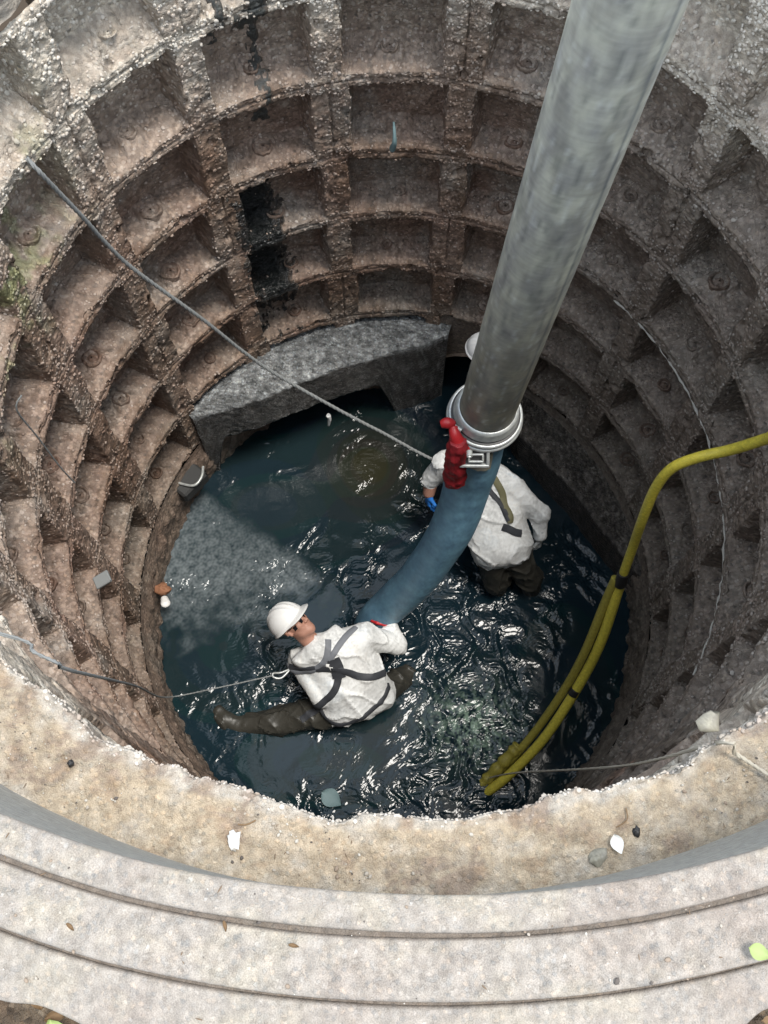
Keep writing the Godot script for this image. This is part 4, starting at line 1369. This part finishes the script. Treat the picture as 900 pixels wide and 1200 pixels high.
	put("buckle_loop", boxes([[bt * Transform3D(Basis(), V(0.008, 0.004, 0.012)), V(0.075, 0.010, 0.012)], [bt * Transform3D(Basis(), V(0.008, -0.036, 0.012)), V(0.075, 0.010, 0.012)], [bt * Transform3D(Basis(), V(-0.026, -0.016, 0.012)), V(0.010, 0.032, 0.012)], [bt * Transform3D(Basis(), V(0.042, -0.016, 0.012)), V(0.010, 0.032, 0.012)]]), M.steel, buckle)
	# the blue lay-flat hose down to the kneeling person
	var hose := base("blue_hose", V(0.46, -2.5, -0.2))
	tag(hose, "wide blue fabric hose hanging from the coupling to the kneeling person", "hose")
	var hp := smooth_path([foot + V(0, -0.06, 0), foot + V(0.0, -0.22, 0.02), V(0.412, -2.88, -0.19), V(0.385, -3.08, -0.16), V(0.35, -3.34, -0.085), V(0.286, -3.60, -0.01), V(0.145, -4.03, 0.085), V(0.0, -4.36, 0.14), V(-0.10, -4.54, 0.19), V(-0.15, -4.70, 0.22), V(-0.16, -4.95, 0.24)], 0.02)
	for i in hp.size(): hp[i] -= V(0.46, -2.5, -0.2)
	put("hose_wall", tube(hp, func(al, u): return 0.127 + 0.006 * n_big.get_noise_2d(al * 0.8, 3.0), 44, true, 1.0, 0.010), M.hose, hose)
	var tp := smooth_path([foot + V(0, -0.20, 0.02), foot + V(-0.002, -0.30, 0.04)], 0.02)
	var TP := PackedVector3Array()
	for j in 10:
		for i in 14:
			var a := lerpf(1.2, 2.2, i / 13.0)
			var c := foot + V(0, -0.15 - 0.017 * j, 0.008 + 0.0024 * j)
			TP.append(c + (sx * cos(a) + sz * sin(a)) * (0.142 + 0.004 * n_mid.get_noise_2d(i * 0.02, j * 0.02)) - V(0.46, -2.5, -0.2) + V(0, 0.015 * n_mid.get_noise_2d(i * 0.03, 1.0), 0))
	put("tape_patch", grid(TP, 14, 10), M.tape, hose)

func hose_of(called: String, pts: Array, r: Variant, m: Material, parent: Node3D, sides := 16, wob := 0.0) -> void:
	var path := smooth_path(pts, 0.015)
	for i in path.size(): path[i] -= parent.position
	put(called, tube(path, r, sides, true, 1.0, wob), m, parent)

func rope(called: String, pts: Array, r: float, m: Material, label: String, category := "rope") -> Node3D:
	var path := smooth_path(pts, 0.02)
	var o := base(called, pts[0])
	tag(o, label, category)
	# three laid strands
	for k in 3:
		var P := PackedVector3Array()
		var al := 0.0
		for i in path.size():
			if i: al += path[i].distance_to(path[i - 1])
			var t := (path[mini(i + 1, path.size() - 1)] - path[maxi(i - 1, 0)]).normalized()
			var s := t.cross(V(0.2, 0.31, 0.93)).normalized()
			var a := al * TAU / (r * 9.0) + TAU * k / 3.0
			P.append(path[i] + (s * cos(a) + t.cross(s) * sin(a)) * r * 0.48 - pts[0])
		var fine := PackedVector3Array()
		put("strand", tube(P, r * 0.56, 6), m, o)
	return o

func dense(pts: Array, step: float) -> Array:
	return Array(smooth_path(pts, step))

func build_hoses_and_ropes() -> void:
	var y := base("yellow_hose", V(2.75, 0.03, 0.35))
	tag(y, "bright yellow hose that comes over the rim and hangs down to the water", "hose")
	hose_of("upper_hose", [V(2.75, 0.03, 0.35), V(2.40, 0.14, 0.33), V(2.18, 0.16, 0.30), V(1.98, -0.25, 0.27), V(1.80, -0.57, 0.24), V(1.70, -0.62, 0.22), V(1.635, -0.95, 0.19), V(1.62, -1.6, 0.13), V(1.615, -1.95, 0.085), V(1.60, -2.06, 0.06), V(1.525, -2.22, 0.03), V(1.40, -2.33, 0.022), V(1.31, -2.44, 0.03), V(1.275, -2.62, 0.06), V(1.275, -2.9, 0.12), V(1.299, -3.2, 0.151), V(1.303, -3.52, 0.235)], 0.0265, M.yellow, y, 18)
	hose_of("hose_tail", [V(1.303, -3.50, 0.23), V(1.301, -3.62, 0.275), V(1.261, -3.95, 0.488), V(1.177, -4.25, 0.688), V(0.996, -4.55, 0.974), V(0.793, -4.75, 1.185), V(0.64, -4.865, 1.303), V(0.54, -5.0, 1.37)], 0.032, M.yellow, y, 18)
	hose_of("joint_tape", [V(1.302, -3.46, 0.22), V(1.302, -3.57, 0.255)], 0.0345, M.black, y, 18)
	hose_of("joint_tape", [V(1.155, -4.29, 0.722), V(1.135, -4.32, 0.752)], 0.0335, M.black, y, 18)
	var y2 := base("olive_hose", V(1.27, -3.5, 0.24))
	tag(y2, "dull olive hose taped along the back of the yellow hose", "hose")
	hose_of("hose_wall", [V(1.275, -3.54, 0.225), V(1.240, -3.75, 0.335), V(1.180, -4.05, 0.53), V(1.10, -4.32, 0.70), V(0.95, -4.60, 0.92), V(0.775, -4.785, 1.12), V(0.60, -4.93, 1.27)], 0.027, M.olive, y2, 16)
	var coil := base("ribbed_sleeve", V(0.75, -4.79, 1.1))
	tag(coil, "ribbed yellow sleeve around the foot of the olive hose at the water", "hose sleeve")
	hose_of("sleeve", [V(0.835, -4.70, 1.02), V(0.74, -4.775, 1.12), V(0.61, -4.88, 1.25)], func(al, _u): return 0.040 + 0.006 * sin(al * 330.0), M.olive, coil, 20)
	var f := dense([V(-1.545, -1.285, -0.775), V(-1.495, -1.33, -0.735), V(-1.43, -1.72, -0.81), V(-1.352, -2.15, -0.886), V(-1.10, -2.68, -0.94), V(-0.813, -3.25, -0.97), V(-0.365, -3.65, -0.892), V(-0.1, -3.86, -0.85), V(0.137, -4.05, -0.805), V(0.30, -4.13, -0.76)], 0.3)
	rope("safety_rope", f, 0.0115, M.rope, "thick grey rope slanting across the shaft to the bending person")
	rope("lanyard", [V(-2.5, 0.02, 1.35), V(-2.0, 0.11, 1.36), V(-1.60, -0.02, 1.38), V(-1.031, -0.60, 1.375), V(-0.93, -0.615, 1.42), V(-0.86, -0.61, 1.45), V(-0.845, -0.66, 1.455), V(-1.16, -2.5, 1.12), V(-1.413, -4.18, 0.846), V(-1.118, -4.30, 0.756), V(-0.78, -4.37, 0.655)], 0.0055, M.rope, "thin grey lanyard from the rim to the kneeling person's harness", "lanyard")
	rope("tag_line", [V(1.35, -0.60, 1.93), V(1.05, -0.61, 1.80), V(0.887, -0.61, 1.69), V(0.80, -0.60, 1.635), V(0.775, -0.615, 1.61), V(0.86, -2.0, 1.49), V(0.72, -4.0, 1.28), V(0.65, -4.78, 1.22)], 0.006, M.twine, "thin brown line over the ledge to the foot of the yellow hose")
	rope("blue_twine", [V(-1.62, -1.84, 0.02), V(-1.655, -1.90, 0.06), V(-1.665, -2.2, 0.045), V(-1.66, -2.5, 0.05), V(-1.655, -2.72, 0.04)], 0.005, M.rope, "frayed pale twine hanging on the shaft wall under the moss", "twine")

# ---------------------------------------------------------------- small things
func small(called: String, arr: Array, m: Material, at: Vector3, label: String, category: String, turn := 0.0, group := "") -> MeshInstance3D:
	var o := put(called, arr, m)
	o.position = at
	o.rotation.y = turn
	tag(o, label, category, group)
	return o

func build_small_things() -> void:
	var top := LEDGE + 0.004
	small("paper_scrap", leaf_arrays(0.045, 0.030, 0.5), M.paper, V(0.505, top + 0.016, 1.85), "torn white paper scrap lying on the sandy ledge", "paper scrap", 0.3)
	small("pebble", stone(0.020, 21, V(1.2, 0.6, 0.9)), M.tape, V(0.463, top + 0.006, 1.879), "sandy pebble beside the white paper scrap on the ledge", "pebble", 0.4)
	small("pebble", stone(0.019, 33, V(0.8, 0.6, 1.25)), M.paper, V(-0.391, top + 0.006, 1.858), "whitish chalky pebble lying alone on the ledge below the kneeling person", "pebble", 0.2)
	small("broken_stone", stone(0.028, 44, V(1.2, 0.55, 1.0), 6, 8), M.tape, V(0.755, top + 0.01, 1.56), "flat broken stone on the inner lip beside the brown line", "stone", 0.7)
	small("dead_beetle", stone(0.010, 51, V(0.8, 0.5, 1.2)), M.black, V(0.557, top + 0.006, 1.82), "tiny black beetle shape on the ledge beside the paper scrap", "insect")
	small("black_crumb", stone(0.008, 57), M.black, V(-0.80, top + 0.005, 1.69), "tiny black crumb on the ledge near the lanyard", "crumb")
	small("twig", tube(smooth_path([V(-0.02, 0.004, 0), V(0.0, 0.008, 0.004), V(0.022, 0.004, -0.002)], 0.006), 0.0022, 6), M.dry_leaf, V(-0.364, top + 0.004, 1.819), "short brown twig on the ledge beside the chalky pebble", "twig", 0.2)
	small("twig", tube(smooth_path([V(-0.03, 0.004, 0), V(0.0, 0.010, 0.006), V(0.02, 0.004, -0.012)], 0.006), 0.0017, 6), M.dry_leaf, V(0.53, top + 0.004, 1.79), "thin crooked twig on the ledge above the white paper scrap", "twig", 0.8)
	var cy := 0.104
	small("green_leaf", leaf_arrays(0.036, 0.024, 0.25), M.leaf, V(0.553, cy, 2.045), "fresh yellow green leaf lying on the collar's middle ring", "leaf", 1.2)
	var spots := [[-0.53, 2.03, "brown curled leaf on the collar nearest the soil corner", 0.9], [-0.286, 2.024, "tiny brown leaf on the collar beside its groove below the chalky pebble", 0.3], [-0.176, 2.05, "pale brown leaf bit on the collar below the kneeling person", 1.4]]
	for s in spots:
		small("dry_leaf", leaf_arrays(0.017, 0.005, 0.9), M.dry_leaf, V(s[0], cy - 0.004, s[1]), s[2], "leaf", s[3], "dry leaf bits on the collar")
	# litter on the soil outside the collar
	var names := ["broad green weed leaf on the soil in the corner", "smaller green weed leaf on the soil in the corner"]
	for k in 2:
		small("weed_leaf", leaf_arrays(0.075 - 0.02 * k, 0.040 - 0.01 * k, 0.4), M.leaf, V(-0.545 + 0.035 * k, 0.03, 2.20 + 0.012 * k), names[k], "leaf", 0.5 + k)
	for k in 44:
		var a := rng.randf_range(0.0, TAU)
		if k < 26: a = rng.randf_range(-0.50, -0.15)
		if k >= 26 and k < 34: a = rng.randf_range(0.15, 0.5)
		var r := rng.randf_range(2.385, 2.62)
		var o := put("soil_leaf", leaf_arrays(rng.randf_range(0.02, 0.05), rng.randf_range(0.01, 0.025), rng.randf_range(0.3, 1.2)), M.dry_leaf)
		o.position = V(r * sin(a), 0.012 + rng.randf() * 0.012, COLLAR_Z + r * cos(a))
		o.rotation = V(rng.randf_range(-0.4, 0.4), rng.randf() * TAU, rng.randf_range(-0.4, 0.4))
		tag(o, "dry brown leaf fallen on the bare soil outside the collar", "leaf", "dry leaves on the soil")
	# litter caught on the wall near the water
	small("orange_rag", stone(0.055, 71, V(1.1, 0.7, 0.8)), M.orange, V(-1.615, -4.60, 0.02), "dirty orange rag caught on the wall just above the water", "rag")
	small("white_cup", tube(PackedVector3Array([V(0, 0, 0), V(0.02, 0.03, 0.045)]), func(_a, u): return 0.026 + 0.008 * u, 14), M.paper, V(-1.60, -4.635, 0.075), "crushed white cup under the orange rag by the water", "cup")
	small("stone_block", boxes([[Transform3D(Basis(V(0, 1, 0), 0.9), V(0, 0, 0)), V(0.24, 0.12, 0.15)]], 0.015), M.dark_cloth, V(-1.48, -4.52, -0.76), "dark block jutting from the wall where the rubble fan begins", "stone block")
	small("bent_bracket", tube(smooth_path([V(-0.10, 0, 0.03), V(0.03, 0.01, 0.06), V(0.085, 0.015, 0.0), V(0.09, 0.01, -0.09)], 0.01), 0.010, 8), M.steel, V(-1.47, -4.45, -0.76), "bent grey metal bracket on top of the dark block", "bracket")
	small("fallen_tile", boxes([[Transform3D(Basis(V(0, 0, 1), 0.25), V(0, 0, 0)), V(0.09, 0.02, 0.07)]], 0.006), M.rope, V(-1.55, -3.05, 0.45), "flat grey stone chip resting on a rib of the wall", "stone chip", 0.5)
	small("plastic_scrap", leaf_arrays(0.16, 0.12, 0.2), M.teal, V(-0.395, WATER + 0.012, 1.37), "pale teal plastic scrap floating by the near wall", "plastic scrap", 1.0)
	var rag := base("wall_rag", V(-0.34, -1.63, -1.60))
	tag(rag, "wisp of pale cloth hanging from a bolt pocket in the wall", "rag")
	put("wisp", tube(smooth_path([V(0.28, -0.42, -0.12), V(0.285, -0.50, -0.07), V(0.275, -0.58, -0.09)], 0.01), func(_a, u): return 0.006 + 0.012 * u, 8, true, 1.0, 0.3), M.teal, rag)
	var drip := base("rope_rag", V(-0.449, -3.72, -0.898))
	tag(drip, "strip of white rag knotted on the thick grey rope", "rag")
	put("wisp", tube(smooth_path([V(0, 0.0, 0), V(0.004, -0.05, 0.006), V(-0.006, -0.12, 0.01)], 0.01), func(_a, u): return 0.016 - 0.009 * u, 8, true, 1.0, 0.3), M.paper, drip)

func _ready() -> void:
	var t0 := Time.get_ticks_msec()
	# ------------------------------------------------ camera, sky, sun, exposure
	var cam := Camera3D.new()
	cam.name = "camera"
	cam.keep_aspect = Camera3D.KEEP_HEIGHT
	cam.fov = 56.27
	cam.near = 0.05
	cam.far = 2000.0
	cam.transform = Transform3D(Basis(V(0.999799, -0.0000493, -0.0200525), V(-0.0185704, 0.3750309, -0.9268263), V(0.007566, 0.9270123, 0.3749546)).orthonormalized(), V(-0.0357, 1.7556, 1.98))
	add_child(cam)
	cam.current = true
	var env := Environment.new()
	env.background_mode = Environment.BG_SKY
	var sky := Sky.new()
	var ps := ProceduralSkyMaterial.new()
	ps.sky_top_color = Color(0.86, 0.91, 0.97)
	ps.sky_horizon_color = Color(0.90, 0.92, 0.94)
	ps.sky_curve = 0.2
	ps.ground_bottom_color = Color(0.30, 0.27, 0.24)
	ps.ground_horizon_color = Color(0.55, 0.54, 0.52)
	sky.sky_material = ps
	env.sky = sky
	env.background_energy_multiplier = 0.78
	env.tonemap_mode = Environment.TONE_MAPPER_LINEAR
	env.tonemap_exposure = 2.95
	env.sdfgi_enabled = true
	env.ssao_enabled = true
	env.ssil_enabled = true
	var we := WorldEnvironment.new()
	we.name = "world_environment"
	we.environment = env
	add_child(we)
	var sun := DirectionalLight3D.new()
	sun.name = "sun"
	sun.light_energy = 0.45
	sun.light_color = Color(1.0, 0.98, 0.95)
	sun.light_angular_distance = 20.0
	sun.shadow_enabled = true
	add_child(sun)
	sun.look_at_from_position(V(0.25, 0.96, 0.02), Vector3.ZERO, V(0, 0, 1))
	# ------------------------------------------------ noises, materials
	rng.seed = 20240
	n_big = noise(1, 1.9, FastNoiseLite.TYPE_SIMPLEX_SMOOTH, 2)
	n_mid = noise(2, 13.0, FastNoiseLite.TYPE_SIMPLEX_SMOOTH, 2)
	n_fine = noise(3, 46.0, FastNoiseLite.TYPE_SIMPLEX_SMOOTH, 1)
	n_warp = noise(4, 2.6, FastNoiseLite.TYPE_SIMPLEX_SMOOTH, 3)
	n_cell = cells(5, 42.0)
	make_materials()
	print("materials ", Time.get_ticks_msec() - t0)
	# ------------------------------------------------ structure
	build_ground()
	build_wall()
	print("wall ", Time.get_ticks_msec() - t0, " gravel ", gravel_at.size())
	build_collar()
	bench("high_bench", [Vector2(-1.386, -0.99), Vector2(-1.19, -1.059), Vector2(-0.966, -1.141), Vector2(-0.684, -1.279), Vector2(-0.397, -1.405), Vector2(-0.106, -1.513), Vector2(0.189, -1.608), Vector2(0.34, -1.68)], -55.0, 12.5, -3.97, -4.36, true, "grey wet concrete bench slab high against the far wall, its front edge curved", Color(0.27, 0.295, 0.315))
	bench("low_bench", [Vector2(0.86, -1.45), Vector2(0.88, -1.2), Vector2(1.068, -0.957), Vector2(1.29, -0.676), Vector2(1.432, -0.459), Vector2(1.54, -0.304), Vector2(1.68, -0.10)], 33.0, 88.0, -4.47, -5.15, false, "low dark concrete bench along the wall behind the yellow hose", Color(0.13, 0.12, 0.11))
	build_water()
	print("water ", Time.get_ticks_msec() - t0)
	# ------------------------------------------------ objects
	build_pipe()
	build_people()
	print("people ", Time.get_ticks_msec() - t0)
	build_hoses_and_ropes()
	build_small_things()
	print("all ", Time.get_ticks_msec() - t0)
